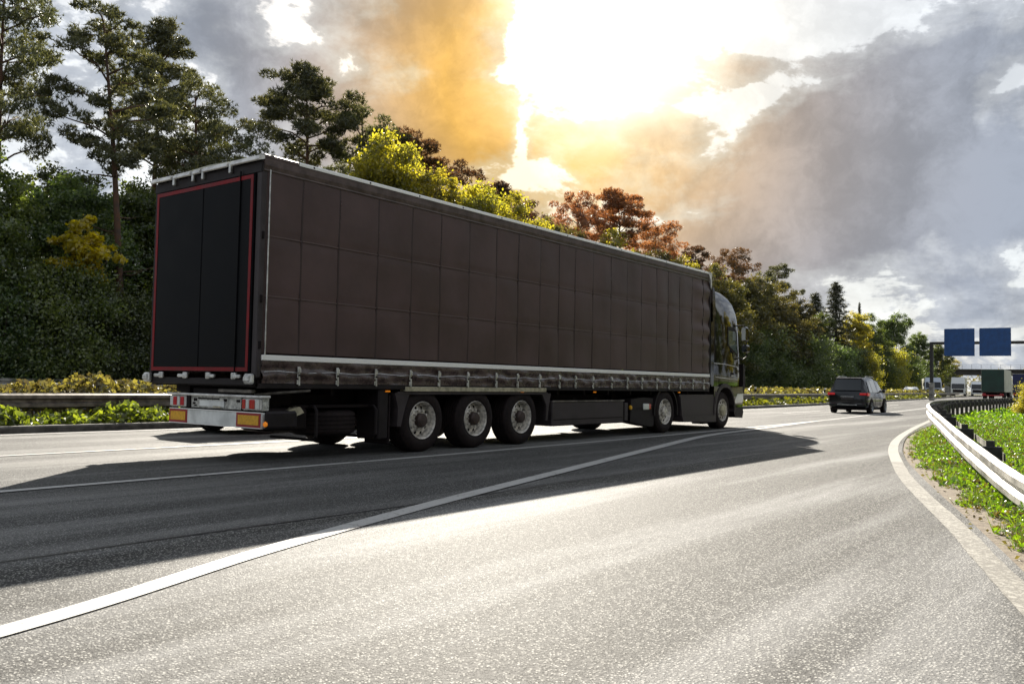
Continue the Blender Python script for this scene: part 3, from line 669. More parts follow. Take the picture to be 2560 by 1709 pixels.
T('shrB', 'green', -38.4, 135, 7.4, 'fresh green bush above the black car, left one', 'bush', 'bush', wide=1.3)
T('shrA', 'lime', -38.8, 143, 7.0, 'yellow-orange autumn bush above the roof of the black car', 'bush', 'bush', wide=1.2)
T('shrC', 'green', -39, 152, 6.6, 'green bush right above the black car', 'bush', 'bush', wide=1.4)
T('shrA', 'lime', -39.6, 166, 8.6, 'lime-green sunlit bush left of the gantry post', 'bush', 'bush', wide=1.2)
T('shrC', 'dark', -40, 178, 6.5, 'dark bush at the left end of the bridge', 'bush', 'bush', wide=1.5)
T('shrB', 'dark', -41, 193, 6.5, 'dark bush beneath the bridge left end', 'bush', 'bush', wide=1.6)
# trees on the right side of the motorway: outside the frame, seen mirrored in the black paint of the cab
RG = 'roadside trees right of the slip road outside the photo'
for i, (x_, y_, h_) in enumerate([(13, 20, 11), (12, 27, 12), (13.5, 34, 10), (11.5, 41, 12), (13, 48, 11), (11, 56, 12), (12.5, 64, 11), (10.5, 73, 12), (11.5, 83, 11), (10, 94, 12), (14, 12, 11), (15, 4, 12), (14, -5, 11), (13, -14, 12)]):
    T(('decA', 'decC', 'decB')[i % 3], ('olive', 'lime', 'green')[i % 3], x_, y_, h_, 'roadside tree on the right of the slip road outside the photo', 'tree', 'tree', RG)
# depth of the wood behind, reading as one mass
def wood_mass(name, label, pts, leaf, seed, dens=1., cat='wood'):
    rg = np.random.default_rng(seed); P = []
    for (x, y, z, rx, ry, rz_, n) in pts:
        d = rg.normal(size=(int(n * dens), 3)); d /= np.linalg.norm(d, axis=1)[:, None]; d *= rg.uniform(.5, 1, (len(d), 1)); P.append(np.array([x, y, z]) + d * np.array([rx, ry, rz_]))
    P = np.concatenate(P); P = P[P[:, 2] > .1]; v, f_ = rand_quads(P, .42, rg); o = link(quick(name, v, f_, L[leaf]), name); tag(o, label, cat, kind='stuff'); return o
rg_ = random.Random(8); pts = []
for y in np.arange(2, 175, 3.2):
    pts.append((-44 - rg_.uniform(0, 5), y, rg_.uniform(2, 5), 3.5, 3., 4.0 + rg_.uniform(0, 1.5), 260 if y < 34 else 600))
wood_mass('dense_wood', 'dark inner mass of the wood behind the front trees', pts, 'dark', 4)
pts = [(-48 + k * 5.5 + rg_.uniform(-2, 2), 300 + rg_.uniform(-8, 8) - k * 3, 1.5, 7, 4, rg_.uniform(4.5, 8), 420) for k in range(9)]
for k in range(26): pts.append((rg_.uniform(-10, 150), 330 + rg_.uniform(-30, 30) - k * 3, 2, 10, 5, rg_.uniform(5, 9), 260))
wood_mass('distant_wood', 'distant low trees on the horizon beyond the bridge', pts, 'olive', 9)
T('decA', 'olive', -24.0, 262, 12.0, 'round brown-green tree beyond the bridge, left of the two at the right edge', wide=1.0)
T('decC', 'olive', -18.5, 262, 12.4, 'round brown-green tree beyond the bridge nearest the right edge')

# median hedge and weeds, verge grass: nobody could count the leaves
def leaf_stuff(name, label, cat, sampler, n, size, leaf, seed, flat=0.):
    rg = np.random.default_rng(seed); P = sampler(rg, n); v, f_ = rand_quads(P, size, rg, flat); o = link(quick(name, v, f_, L[leaf]), name); return tag(o, label, cat, kind='stuff')
KY_ = np.array([p[1] for p in KL]); KX_ = np.array([p[0] for p in KL])
def bushy(y0, y1, x0, x1, z0, z1, near=.5, lump=.25):
    def f_(rg, n):
        y = y0 + (y1 - y0) * rg.random(n) ** (1 / near if near != 1 else 1); u = rg.uniform(-1, 1, n)
        hz = (np.sin(y * 2.1) * .5 + np.sin(y * 5.3 + 1) * .3 + np.sin(y * 11 + u * 3) * .2) * lump
        z = z0 + (z1 - z0) * (1 + hz) * rg.random(n) ** .7 * np.sqrt(1 - .75 * u * u); z = np.maximum(z, .06)
        return np.stack([np.interp(y, KY_, KX_) + (x0 + x1) / 2 + (x1 - x0) / 2 * u + rg.normal(0, .04, n), y, z], 1)
    return f_
leaf_stuff('median_hedge', 'clipped hedge with dry brown and yellow leaves between the two median rails', 'hedge', bushy(7.6, 22, -3.0, -1.45, .25, 1.02, 1), 16000, .085, 'ivy_dry', 21)
leaf_stuff('median_hedge', 'far stretch of the yellowish hedge between the median rails right of the cab', 'hedge', bushy(22, 150, -3.0, -1.45, .2, 1.0, 1), 26000, .17, 'ivy_dry', 22)
leaf_stuff('median_weeds', 'sunlit green weeds under the near median guard rail', 'weeds', bushy(-4, 24, -1.5, -.3, .03, .42, 1, .5), 15000, .085, 'ivy', 23)
leaf_stuff('median_weeds', 'yellow-green weeds under the median guard rail far right of the cab', 'weeds', bushy(24, 130, -1.6, -.3, .03, .42, 1, .5), 14000, .15, 'ivy', 24)
RY_ = np.array([p[1] for p in RE]); RX_ = np.array([p[0] for p in RE])
def gzv(x, y):
    e = np.interp(y, RY_, RX_); d = np.clip((x - e - .30) / .85, 0, 1); d = d * d * (3 - 2 * d)
    return -.05 + d * np.interp(y, [-40, -5, 2, 6, 9.7, 12, 16, 20.3, 23.8, 30], [0, -.46, -.44, -.41, -.36, -.25, -.18, -.10, 0, 0])
def verge(rg, n):
    y = 1.5 + 44 * rg.random(n) ** 1.5; e = np.interp(y, RY_, RX_); u = rg.random(n) ** 1.1
    x = e + .22 + .10 * np.sin(y * 3.1) + .08 * np.sin(y * 7.7) + u * 7
    lum = .5 + .5 * np.sin(x * 2.3 + np.sin(y * 1.7) * 2) * np.sin(y * 1.9 + x)
    hh = .07 + .24 * lum * np.minimum(1, (x - e - .2) / .5 + .25)
    return np.stack([x, y, gzv(x, y) + hh * rg.random(n) ** .6], 1)
leaf_stuff('verge_grass', 'bright lime-green weeds and grass on the right roadside verge', 'grass', verge, 120000, .030, 'verge', 31)
leaf_stuff('verge_weeds', 'dull olive and brown weeds mixed into the verge', 'weeds', verge, 26000, .036, 'olive', 36)
def blades(rg, n):
    P = verge(rg, n); P[:, 2] = gzv(P[:, 0], P[:, 1]); return P
rg = np.random.default_rng(33); Pb = blades(rg, 30000); v, f_ = tufts(Pb, rg, .2, .012, 3, 1.6)
tag(link(quick('grass_blades', v, f_, L['verge']), 'grass_blades'), 'upright grass blades among the verge weeds', 'grass', kind='stuff')
def far_verge(rg, n):
    y = 30 + 150 * rg.random(n) ** 1.4; e = np.interp(y, RY_, RX_); x = e + .6 + rg.random(n) * 26 * np.minimum(1, y / 60)
    return np.stack([x, y, -.05 + .4 * rg.random(n) * (.4 + .6 * np.sin(x * .8 + y * .4) ** 2)], 1)
leaf_stuff('verge_grass', 'distant grass behind the posts of the right guard rail', 'grass', far_verge, 70000, .075, 'verge', 32)
tree('shrB', 'lime', -4.55, 43.5, 1.5, 'yellow-green bush behind the right guard rail at the edge of the photo', 'bush', 'bush', wide=1.2)
tree('decB', 'lime', -.35, 22.5, 8.0, 'leafy tree mostly outside the right edge of the photo', 'tree', 'tree', wide=.62)
# a few leaves and grit on the dirt strip
def grit(rg, n):
    y = 2 + 26 * rg.random(n) ** 1.3; e = np.interp(y, RY_, RX_); return np.stack([e + rg.normal(.28, .12, n), y, np.full(n, .004)], 1)
leaf_stuff('fallen_leaves', 'dry brown litter scattered on the sandy strip beside the slip road', 'litter', grit, 1300, .026, 'ivy_dry', 35, 1.6)

# ------------------------------------------------------------ wheels
def wheel(parent, xo, y, r, side, wdt=.36, style='trailer', z=None):
    """xo: x of the outer face; side +1 faces +X"""
    z = r if z is None else z
    wt = empty('wheel', (xo, y, z)); wt.parent = parent
    s = side; w_ = wdt
    rim = r * .585
    prof = [(rim, -.02), (rim + .03, -.0), (r * .80, -.0 + .012), (r * .93, -.012), (r * .985, -.04), (r, -.07)]
    k = 5
    for i in range(k):
        a = -.07 - (w_ - .14) * (i + .5) / k; prof += [(r, a + .012), (r * .982, a + .009), (r * .982, a - .009), (r, a - .012)]
    prof += [(r, -w_ + .07), (r * .985, -w_ + .04), (r * .8, -w_), (rim, -w_ + .01)]
    MB().lathe([(a, b * s) for a, b in prof], (0, 0, 0), 'x', 48).build('tyre', M['rubber'], wt, 30)
    if style == 'trailer':       # deep set disc behind the rim flange
        p = [(rim + .008, -.008), (rim, .004), (rim - .014, -.004), (rim - .022, -.03), (rim - .03, -.13), (r * .50, -.145)]
        MB().lathe([(a, b * s) for a, b in p], (0, 0, 0), 'x', 48).build('rim', M['steel_rim'], wt, 50)
        d = MB(); ro, ri = r * .505, r * .28
        nh = 10
        d.lathe([(r * .505, -.145 * s), (r * .46, -.115 * s)], (0, 0, 0), 'x', 48)
        for i in range(nh):                      # spokes between the hand holes
            a0 = 2 * math.pi * (i + .18) / nh; a1 = 2 * math.pi * (i + .82) / nh; vs = []
            for a in (a0, (a0 + a1) / 2, a1):
                for rr, t in ((r * .46, -.115), (r * .36, -.095)): vs.append((t * s, rr * math.cos(a), rr * math.sin(a)))
            d.add(vs, [(0, 2, 3, 1), (2, 4, 5, 3)], True)
        d.lathe([(r * .37, -.097 * s), (ri, -.075 * s), (r * .22, -.075 * s)], (0, 0, 0), 'x', 40)
        d.build('wheel_disc', M['steel_rim'], wt)
        MB().lathe([(r * .5, -.19 * s), (0.0, -.19 * s)], (0, 0, 0), 'x', 24).build('brake_drum', M['chassis'], wt)
        h = MB(); h.lathe([(r * .23, -.075 * s), (r * .22, -.01 * s), (r * .17, .02 * s), (0.0, .028 * s)], (0, 0, 0), 'x', 24)
        h.build('hub', M['dark_hub'], wt, 30)
        b = MB()
        for i in range(10):
            a = 2 * math.pi * i / 10; b.lathe([(.017, -.08 * s), (.017, -.035 * s), (0, -.03 * s)], (0, r * .30 * math.cos(a), r * .30 * math.sin(a)), 'x', 6)
        b.build('wheel_nuts', M['steel_rim'], wt)['kind'] = 'stuff'
    else:
        fr = style == 'front'
        p = [(rim + .008, -.008), (rim, .004), (rim - .014, -.004), (rim - .02, -.03), (rim - .028, -.06 if fr else -.08), (r * .50, -.055 if fr else -.09)]
        MB().lathe([(a, b * s) for a, b in p], (0, 0, 0), 'x', 48).build('rim', M['steel_rim'], wt, 50)
        d = MB(); nh = 10; z0 = -.055 if fr else -.09
        d.lathe([(r * .50, z0 * s), (r * .475, (z0 + .012) * s)], (0, 0, 0), 'x', 48)
        for i in range(nh):
            a0 = 2 * math.pi * (i + .22) / nh; a1 = 2 * math.pi * (i + .78) / nh; vs = []
            for a in (a0, (a0 + a1) / 2, a1):
                for rr, t in ((r * .475, z0 + .012), (r * .38, z0 + .02)): vs.append((t * s, rr * math.cos(a), rr * math.sin(a)))
            d.add(vs, [(0, 2, 3, 1), (2, 4, 5, 3)], True)
        d.lathe([(r * .385, (z0 + .02) * s), (r * .30, (z0 + .03) * s), (r * .26, (z0 + .03) * s)], (0, 0, 0), 'x', 40)
        d.build('wheel_disc', M['steel_rim'], wt)
        MB().lathe([(r * .5, -.16 * s), (0.0, -.16 * s)], (0, 0, 0), 'x', 24).build('brake_drum', M['chassis'], wt)
        hr = .33 if fr else .24
        MB().lathe([(r * hr, (z0 + .025) * s), (r * hr * .97, (z0 + .085) * s), (r * hr * .8, (z0 + .10) * s), (0, (z0 + .105) * s)], (0, 0, 0), 'x', 28).build('hub_cover', M['hub_tan'] if fr else M['steel_rim'], wt, 30)
    return wt

# ------------------------------------------------------------ the lorry
XN, XF, Y0, Y1 = -9.30, -11.85, 6.80, 20.62
TR = empty('articulated_lorry', (-10.57, 14.5, 0), 0, 'black articulated lorry with dark curtain-side trailer driving away on the right lane', 'lorry')
OF = Vector((-10.57, 14.5, 0))
def pt(mb, name, m, parent=TR, **kw):      # build in world metres, hang under the lorry
    mb.v = [(x - OF.x, y - OF.y, z - OF.z) for x, y, z in mb.v]; return mb.build(name, m, parent, **kw)
rg = random.Random(5)
seam_y = [6.86, 7.45, 8.11, 8.87, 9.59, 10.26, 10.98, 11.72, 12.36, 13.05, 13.68, 14.25, 14.92, 15.64, 16.32, 16.97, 17.69, 18.27, 18.87, 19.56, 20.19, 20.58]
def curtain(xs, sgn):
    for i in range(len(seam_y) - 1):
        a, b = seam_y[i] + .012, seam_y[i + 1] - .012; nz = 40; ny = 7; vs = []; fs = []
        ph = rg.uniform(0, 6)
        for k in range(nz + 1):
            z = 1.45 + (3.825 - 1.45) * k / nz
            for j in range(ny + 1):
                t = j / ny; y = a + (b - a) * t
                e = math.sin(math.pi * t) * .0035 * (1 + .6 * math.sin(z * 2.2 + ph)) + .0022 * math.sin(y * 9 + z * 1.3 + ph) + .0022 * math.sin(z * 5 + y * 2.7)
                for zc in (2.98, 2.19): e -= .008 * math.exp(-((z - zc) / .05) ** 2)
                if y > 19.4: e += .018 * (y - 19.4) * math.sin(z * 15 + 1.5 * math.sin(z * 3)) * (1 if z > 2.1 else .4)
                vs.append((xs + sgn * e, y, z))
        for k in range(nz):
            for j in range(ny):
                q = k * (ny + 1) + j; fs.append((q, q + 1, q + ny + 2, q + ny + 1) if sgn > 0 else (q, q + ny + 1, q + ny + 2, q + 1))
        pt(MB().add(vs, fs, True), 'curtain_panel', M['tarp'], angle=80)
        # vertical sewn pocket between the panels
        pt(MB().box((xs - .006, seam_y[i] - .013, 1.44), (xs + .001 * sgn, seam_y[i] + .013, 3.828)), 'curtain_seam', M['tarp_seam'])
        for zc in (2.98, 2.19):
            pt(MB().box((xs - .004 * sgn, a, zc - .009), (xs + .0065 * sgn, b, zc + .009), .003), 'weld_strip', M['tarp_fold'])
    # hem with folds below the tape
    ny = 420; nz = 8; vs = []; fs = []
    for k in range(nz + 1):
        z = 1.055 + (1.345 - 1.055) * k / nz
        for j in range(ny + 1):
            y = Y0 + .06 + (Y1 - .05 - Y0 - .06) * j / ny; ed = math.sin(math.pi * k / nz)
            e = ed * (.022 * math.sin(z * 34 + .8 * math.sin(y * 3.1)) + .012 * math.sin(y * 6.3 + z * 8) + .010 * math.sin(y * 17 + z * 21))
            vs.append((xs + sgn * (.012 + e), y, z))
    for k in range(nz):
        for j in range(ny):
            q = k * (ny + 1) + j; fs.append((q, q + 1, q + ny + 2, q + ny + 1) if sgn > 0 else (q, q + ny + 1, q + ny + 2, q + 1))
    pt(MB().add(vs, fs, True), 'curtain_hem', M['tarp_hem'], angle=80)
    pt(MB().box((xs - .005, Y0 + .05, 1.352), (xs + .020 * sgn, Y1 - .02, 1.425), .006), 'reflective_stripe', M['reflect_tape'])
    pt(MB().tube([(xs + .030 * sgn, Y0 + .08 + (Y1 - Y0 - .15) * i / 60, 1.205 + .012 * math.sin(i * 1.57)) for i in range(61)], .005, 5), 'customs_cable', M['alu'])
    bz = MB()
    for y in seam_y[1:-1]:
        q = y + rg.uniform(-.015, .015)
        b = MB().box((xs + .026 * sgn, q - .022, 1.13), (xs + .040 * sgn, q + .022, 1.285), .004)
        b.box((xs + .040 * sgn, q - .026, 1.20), (xs + .058 * sgn, q + .026, 1.265), .006)
        b.box((xs + .028 * sgn, q - .012 + .01, 1.03), (xs + .044 * sgn, q + .012 + .01, 1.14), .003)
        b.box((xs + .026 * sgn, q - .014 - .012, 1.045), (xs + .036 * sgn, q + .010 - .012, 1.105), .003)
        pt(b, 'buckle', M['alu'])
        pt(MB().box((xs + .0405 * sgn, q - .010, 1.155), (xs + .0585 * sgn, q + .010, 1.18)), 'buckle_slot', M['chassis'])
curtain(XN, 1); curtain(XF, -1)
# roof: rail, lip, skin
pt(MB().box((XF - .005, Y0, 3.925), (XF + .05, Y1, 4.04), .008), 'roof_rail', M['alu_white'])
rr_ = MB().prism([(XN - .06, 3.82), (XN + .012, 3.82), (XN + .016, 3.832), (XN + .010, 3.845), (XN + .020, 3.90), (XN + .022, 3.99), (XN + .028, 4.00), (XN + .028, 4.032), (XN + .01, 4.045), (XN - .06, 4.045)], 'y', Y0, Y1)
pt(rr_, 'roof_rail', M['rail_brown'])
pt(MB().prism([(XN - .03, 4.046), (XN + .020, 4.046), (XN + .034, 4.030), (XN + .034, 3.994), (XN + .0285, 3.994), (XN + .0285, 4.026), (XN + .016, 4.040), (XN - .03, 4.040)], 'y', Y0 + .55, Y1 - .02), 'roof_edge_trim', M['reflect_tape'])
for y in np.arange(Y0 + .8, Y1, 1.05):
    pt(MB().box((XN + .0342, y - .012, 4.005), (XN + .0372, y + .012, 4.03)), 'rivet', M['chassis'])
pt(MB().prism([(XF + .03, 4.03), (-10.57, 4.075), (XN - .03, 4.03), (XN - .03, 4.0), (XF + .03, 4.0)], 'y', Y0 + .02, Y1 - .02), 'roof_skin', M['pale_tarp'])
pt(MB().box((XF + .02, Y0 + .12, 1.46), (XN - .05, Y0 + .16, 3.98)), 'inner_wall', M['chassis'])
# front bulkhead
pt(MB().box((XF + .01, Y1 - .05, 1.10), (XN - .012, Y1, 4.02), .02), 'front_bulkhead', M['plastic_grey'])
pt(MB().box((XN - .035, Y1 - .045, 1.08), (XN + .010, Y1 + .012, 3.90), .012), 'corner_post', M['plastic'])
pt(MB().prism([(Y1 - .20, 4.046), (Y1 + .02, 4.046), (Y1 + .02, 3.62), (Y1 - .02, 3.66), (Y1 - .06, 3.86)], 'x', XN - .02, XN + .036), 'corner_cap', M['alu_white'])
# rear frame with doors
pt(MB().box((XF, Y0 - .02, 1.12), (XF + .075, Y0 + .1, 3.93), .012), 'rear_post', M['plastic'])
pt(MB().box((XN - .115, Y0 - .02, 1.12), (XN + .004, Y0 + .06, 3.93), .015), 'rear_post', M['plastic_grey'])
pt(MB().box((XF, Y0 - .03, 3.80), (XN, Y0 + .1, 3.95), .01), 'rear_header', M['plastic'])
for a, b in ((XF + .085, -10.578), (-10.572, XN - .125)):
    d = MB().box((a, Y0 - .045, 1.19), (b, Y0 + .02, 3.80), .012)
    pt(d, 'rear_door', M['black_door'])
xl, xr, zb, zt = XF + .10, XN - .145, 1.205, 3.785; T_ = .052; yo, yi = Y0 - .0495, Y0 - .044
for nm, a, b in (('red_border', (xl, yo, zb), (xr, yi, zb + T_)), ('red_border', (xl, yo, zt - T_), (xr, yi, zt)),
                 ('red_border', (xl, yo, zb + T_ + .002), (xl + T_, yi, zt - T_ - .002)), ('red_border', (xr - T_, yo, zb + T_ + .002), (xr, yi, zt - T_ - .002))):
    pt(MB().box(a, b), nm, M['red_tape'])
for x in (-11.46, -10.85, -10.30, -9.72):     # grips on the sill; one locking bar shows
    if x == -9.72: pt(MB().tube([(x, Y0 - .052, 1.14), (x, Y0 - .052, 3.86)], .010, 8), 'locking_bar', M['black_door'])
    sgn = 1 if x < -10.57 else -1
    gp = MB().box((x - .16 if sgn > 0 else x - .02, Y0 - .085, 1.115), (x + .02 if sgn > 0 else x + .16, Y0 - .045, 1.16), .01)
    gp.box((x - .05, Y0 - .075, 1.10), (x + .05, Y0 - .035, 1.185), .01)
    pt(gp, 'door_latch', M['alu'])
pt(MB().box((XF + .05, Y0 - .04, 1.02), (XN - .05, Y0 + .12, 1.11), .012), 'rear_sill', M['plastic'])
for xa, xb in ((XF - .03, XF + .12), (XN - .16, XN - .0)):
    c = MB().box((xa, Y0 - .10, 1.04), (xb, Y0 - .03, 1.175), .02); c.box((xa + .02, Y0 - .125, 1.07), (xb - .02, Y0 - .095, 1.145), .015)
    pt(c, 'corner_buffer', M['alu'])
# visor strips on the rear roof edge
for a, b in ((XF - .02, XF + .50), (XF + .58, XF + .98), (XF + 1.06, XF + 1.22), (XF + 1.30, XF + 1.86), (XF + 1.95, XN + .02)):
    pt(MB().prism([(Y0 - .10, 3.955), (Y0 - .085, 3.945), (Y0 + .14, 4.02), (Y0 + .14, 4.05), (Y0 - .08, 4.01)], 'x', a, b), 'visor_strip', M['alu_white'])
for x in (XF + .54, XF + 1.02, XF + 1.26, XF + 1.90):
    h = MB().box((x - .022, Y0 - .075, 3.86), (x + .022, Y0 - .03, 4.0), .008); pt(h, 'roof_hinge', M['alu'])
pt(MB().box((XF, Y0 - .0, 3.952), (XN, Y0 + .6, 4.012), .01), 'rear_roof_edge', M['plastic'])
# thin drain pipe and hinges on the side corner
pt(MB().tube([(XN + .012, Y0 + .10, 1.42), (XN + .012, Y0 + .10, 3.85)], .010, 6), 'corner_tube', M['alu'])
for z in (1.55, 2.15, 2.98): pt(MB().box((XN + .003, Y0 - .01, z - .05), (XN + .03, Y0 + .03, z + .05), .008), 'hinge', M['chassis'])
# underbody
ub = MB().box((XF + .02, Y0 + .02, 1.00), (XN - .02, Y1 - .02, 1.10)); pt(ub, 'floor_frame', M['chassis'])
pt(MB().box((XN - .05, Y0 + .02, .985), (XN + .012, Y1 - .04, 1.052), .008), 'side_rail', M['plastic'])
for x in (-11.1, -10.03):
    pt(MB().prism([(Y0 + .15, 1.0), (17.2, 1.0), (20.3, 1.0), (20.3, .90), (17.4, .86), (16.6, .52), (Y0 + .15, .60)], 'x', x - .05, x + .05), 'chassis_beam', M['chassis'])
for y in np.arange(7.2, 20, .95): pt(MB().box((XF + .1, y - .03, .90), (XN - .1, y + .03, .998)), 'cross_member', M['chassis'])
for y in (9.97, 11.28, 12.59):
    pt(MB().tube([(XF + .3, y, .5), (XN - .3, y, .5)], .07, 10), 'axle', M['chassis'])
    wheel(TR, XN - .04 - OF.x, y - OF.y, .5, 1, .38); wheel(TR, XF + .04 - OF.x, y - OF.y, .5, -1, .38)
for y in (18.27,): wheel(TR, XN - .05 - OF.x, y - OF.y, .505, 1, .34, 'drive'); wheel(TR, XF + .05 - OF.x, y - OF.y, .505, -1, .55, 'drive')
wheel(TR, XN - .07 - OF.x, 21.62 - OF.y, .49, 1, .34, 'front'); wheel(TR, XF + .07 - OF.x, 21.62 - OF.y, .49, -1, .34, 'front')
# beam over the trailer wheels with its brackets
pt(MB().box((XN - .10, 9.50, .985 - .03), (XN + .022, 13.28, 1.03), .006), 'pale_guard_strip', M['hub_tan'])
pt(MB().box((XN - .40, 9.36, .905), (XN + .004, 13.36, .952), .01), 'wheel_cover_beam', M['plastic_grey'])
pt(MB().prism([(9.30, .93), (9.62, .93), (9.52, .70), (9.44, .42), (9.36, .42), (9.37, .70)], 'x', XN - .30, XN + .0), 'fender_end', M['plastic_grey'])
pt(MB().prism([(13.16, .93), (13.46, .93), (13.40, .70), (13.36, .42), (13.30, .42), (13.32, .70)], 'x', XN - .04, XN + .0), 'fender_end', M['plastic_grey'])
pt(MB().box((XN - .55, 9.20, .16), (XN - .02, 9.23, .90), .01), 'mud_flap', M['rubber'])
pt(MB().box((XN - .50, 8.98, .24), (XN - .02, 9.19, 1.0), .02), 'rear_side_box', M['plastic'])
pt(MB().box((XN - .30, 8.94, .90), (XN - .22, 8.97, .92)), 'small_bracket', M['chassis'])
# spare wheels lying in their cage
def flat_tyre(y, x, zc, r, m=M['rubber']):
    prof = [(r * .55, -.17), (r * .8, -.18), (r * .96, -.15), (r, -.12)]
    for a in (-.09, -.03, .03, .09): prof += [(r, a - .012), (r * .975, a - .008), (r * .975, a + .008), (r, a + .012)]
    prof += [(r, .12), (r * .96, .15), (r * .8, .18), (r * .55, .17)]
    return pt(MB().lathe(prof, (x, y, zc), 'z', 40), 'spare_tyre', m)
flat_tyre(8.34, XN - .53, .50, .48); flat_tyre(8.30, XN - 1.62, .50, .48)
for y in (7.80, 8.92):
    pt(MB().tube([(XN - 1.0, y, .74), (XN - .06, y, .74), (XN - .01, y, .69), (XN - .01, y, .33), (XN - .07, y, .28), (XN - 1.0, y, .28)], .022, 8), 'cage_tube', M['plastic'])
pt(MB().box((XF + .5, 7.5, .72), (XN - .15, 9.1, .76)), 'cage_plate', M['chassis'])
# rear underrun bar with lights
YB = Y0 - .02
pt(MB().box((-11.27, YB + .02, .70), (-9.14 - .02, YB + .12, .88), .01), 'light_bar', M['grimy_white'])
pt(MB().box((-11.30, YB - .03, .865), (-9.13, YB + .12, .895), .008), 'light_bar_cap', M['alu_white'])
for xa in (-11.255, -9.565):
    pt(MB().box((xa, YB - .012, .71), (xa + .40, YB + .02, .855), .012), 'lamp_housing', M['alu_white'])
    seq = [(.03, .08, 'clear_lens'), (.10, .09, 'red_lens'), (.205, .06, 'clear_lens'), (.28, .085, 'red_lens')] if xa < -10 else [(.02, .07, 'red_lens'), (.10, .06, 'clear_lens'), (.175, .11, 'red_lens'), (.30, .08, 'clear_lens')]
    for a, wd, mm in seq: pt(MB().box((xa + a, YB - .024, .722), (xa + a + wd, YB - .013, .843), .008), 'tail_lamp', M[mm])
    pt(MB().box((xa + (.41 if xa < -10 else -.02), YB - .005, .70), (xa + (.49 if xa < -10 else -.005), YB + .02, .86)), 'lamp_gap', M['chassis'])
for a, b, c, d in ((-10.70, -10.62, .79, .83), (-10.60, -10.10, .82, .84), (-10.72, -10.66, .75, .775), (-10.0, -9.93, .80, .835), (-9.72, -9.64, .80, .83), (-10.68, -10.63, .72, .74)):
    pt(MB().box((a, YB + .014, c), (b, YB + .019, d)), 'grime_slot', M['chassis'])
pt(MB().box((-10.55, YB + .005, .725), (-9.98, YB + .018, .805), .004), 'blank_number_plate', M['white_paint'])
pt(MB().box((-10.22, YB + .000, .712), (-10.05, YB + .004, .735)), 'plate_sticker', M['hub_tan'])
pt(MB().box((-11.25, YB - .01, .48), (-9.15, YB + .10, .675), .012), 'underrun_bar', M['white_paint'])
for xa in (-11.245, -9.665):
    wd = .44 if xa < -10 else .51
    pt(MB().box((xa, YB - .018, .487), (xa + wd, YB - .011, .668)), 'warning_plate', M['red_refl'])
    pt(MB().box((xa + .04, YB - .0225, .518), (xa + wd - .035, YB - .0185, .640)), 'warning_plate_centre', M['yellow_refl'])
pt(MB().box((-11.25, YB - .016, .672), (-9.15, YB + .02, .682)), 'bar_edge', M['reflect_tape']); pt(MB().box((-11.25, YB - .016, .474), (-9.15, YB + .02, .484)), 'bar_edge', M['reflect_tape'])
pt(MB().box((-9.148, YB + .02, .47), (-9.05, YB + .5, .70), .03), 'rear_corner_housing', M['plastic'])
pt(MB().lathe([(.0, -.014), (.03, -.012), (.036, -.002), (.036, .01)], (-9.10, YB + .02, .535), 'y', 18), 'marker_lamp', M['orange_lens'])
pt(MB().box((-10.9, YB + .12, .5), (-9.7, YB + .9, .98), .02), 'tail_beam', M['chassis'])
pt(MB().box((-10.2, YB + .05, .92), (-9.45, YB + .12, .97), .01), 'dock_bracket', M['galv_old'])
pt(MB().tube([(-9.45, YB + .1, .90), (-9.35, YB + .4, .93), (-9.32, YB + .9, .96)], .02, 6), 'air_pipe', M['galv_old'])
pt(MB().prism([(7.35, .70), (7.55, .74), (7.62, .66), (7.50, .62)], 'x', XN - .20, XN - .05), 'small_wedge', M['hub_tan'])
pt(MB().box((XN - .30, 7.0, .42), (XN - .10, 7.72, .72), .03), 'side_lamp_box', M['chassis'])
# orange side markers
for y in (9.15, 12.55, 15.05, 18.9): pt(MB().box((XN - .02, y - .045, .945), (XN + .006, y + .045, .968), .004), 'side_marker', M['orange_lens'])
# pallet box
pt(MB().box((XN - .55, 13.53, .30), (XN - .01, 16.25, .775), .02), 'pallet_box', M['plastic_grey'])
pt(MB().box((XN - .012, 13.57, .415), (XN - .004, 16.2, .43)), 'box_groove', M['chassis'])
pt(MB().box((XN - .02, 13.52, .765), (XN + .004, 16.26, .79), .004), 'box_top_edge', M['galv_old'])
pt(MB().box((XN - .04, 16.28, .34), (XN - .0, 16.42, .73), .01), 'box_end_plate', M['plastic_grey'])
for y in (14.3, 15.1): pt(MB().tube([(XN - .05, y, .77), (XN - .05, y, .83), (XN - .05, y + .1, .83), (XN - .05, y + .1, .77)], .008, 5), 'box_handle', M['chassis'])
# landing legs
for x in (-11.2, -9.85): pt(MB().box((x - .07, 16.55, .35), (x + .07, 16.70, 1.0), .01), 'landing_leg', M['chassis']); 
for x in (-11.2, -9.85): pt(MB().box((x - .13, 16.50, .33), (x + .13, 16.75, .36), .01), 'landing_foot', M['chassis'])
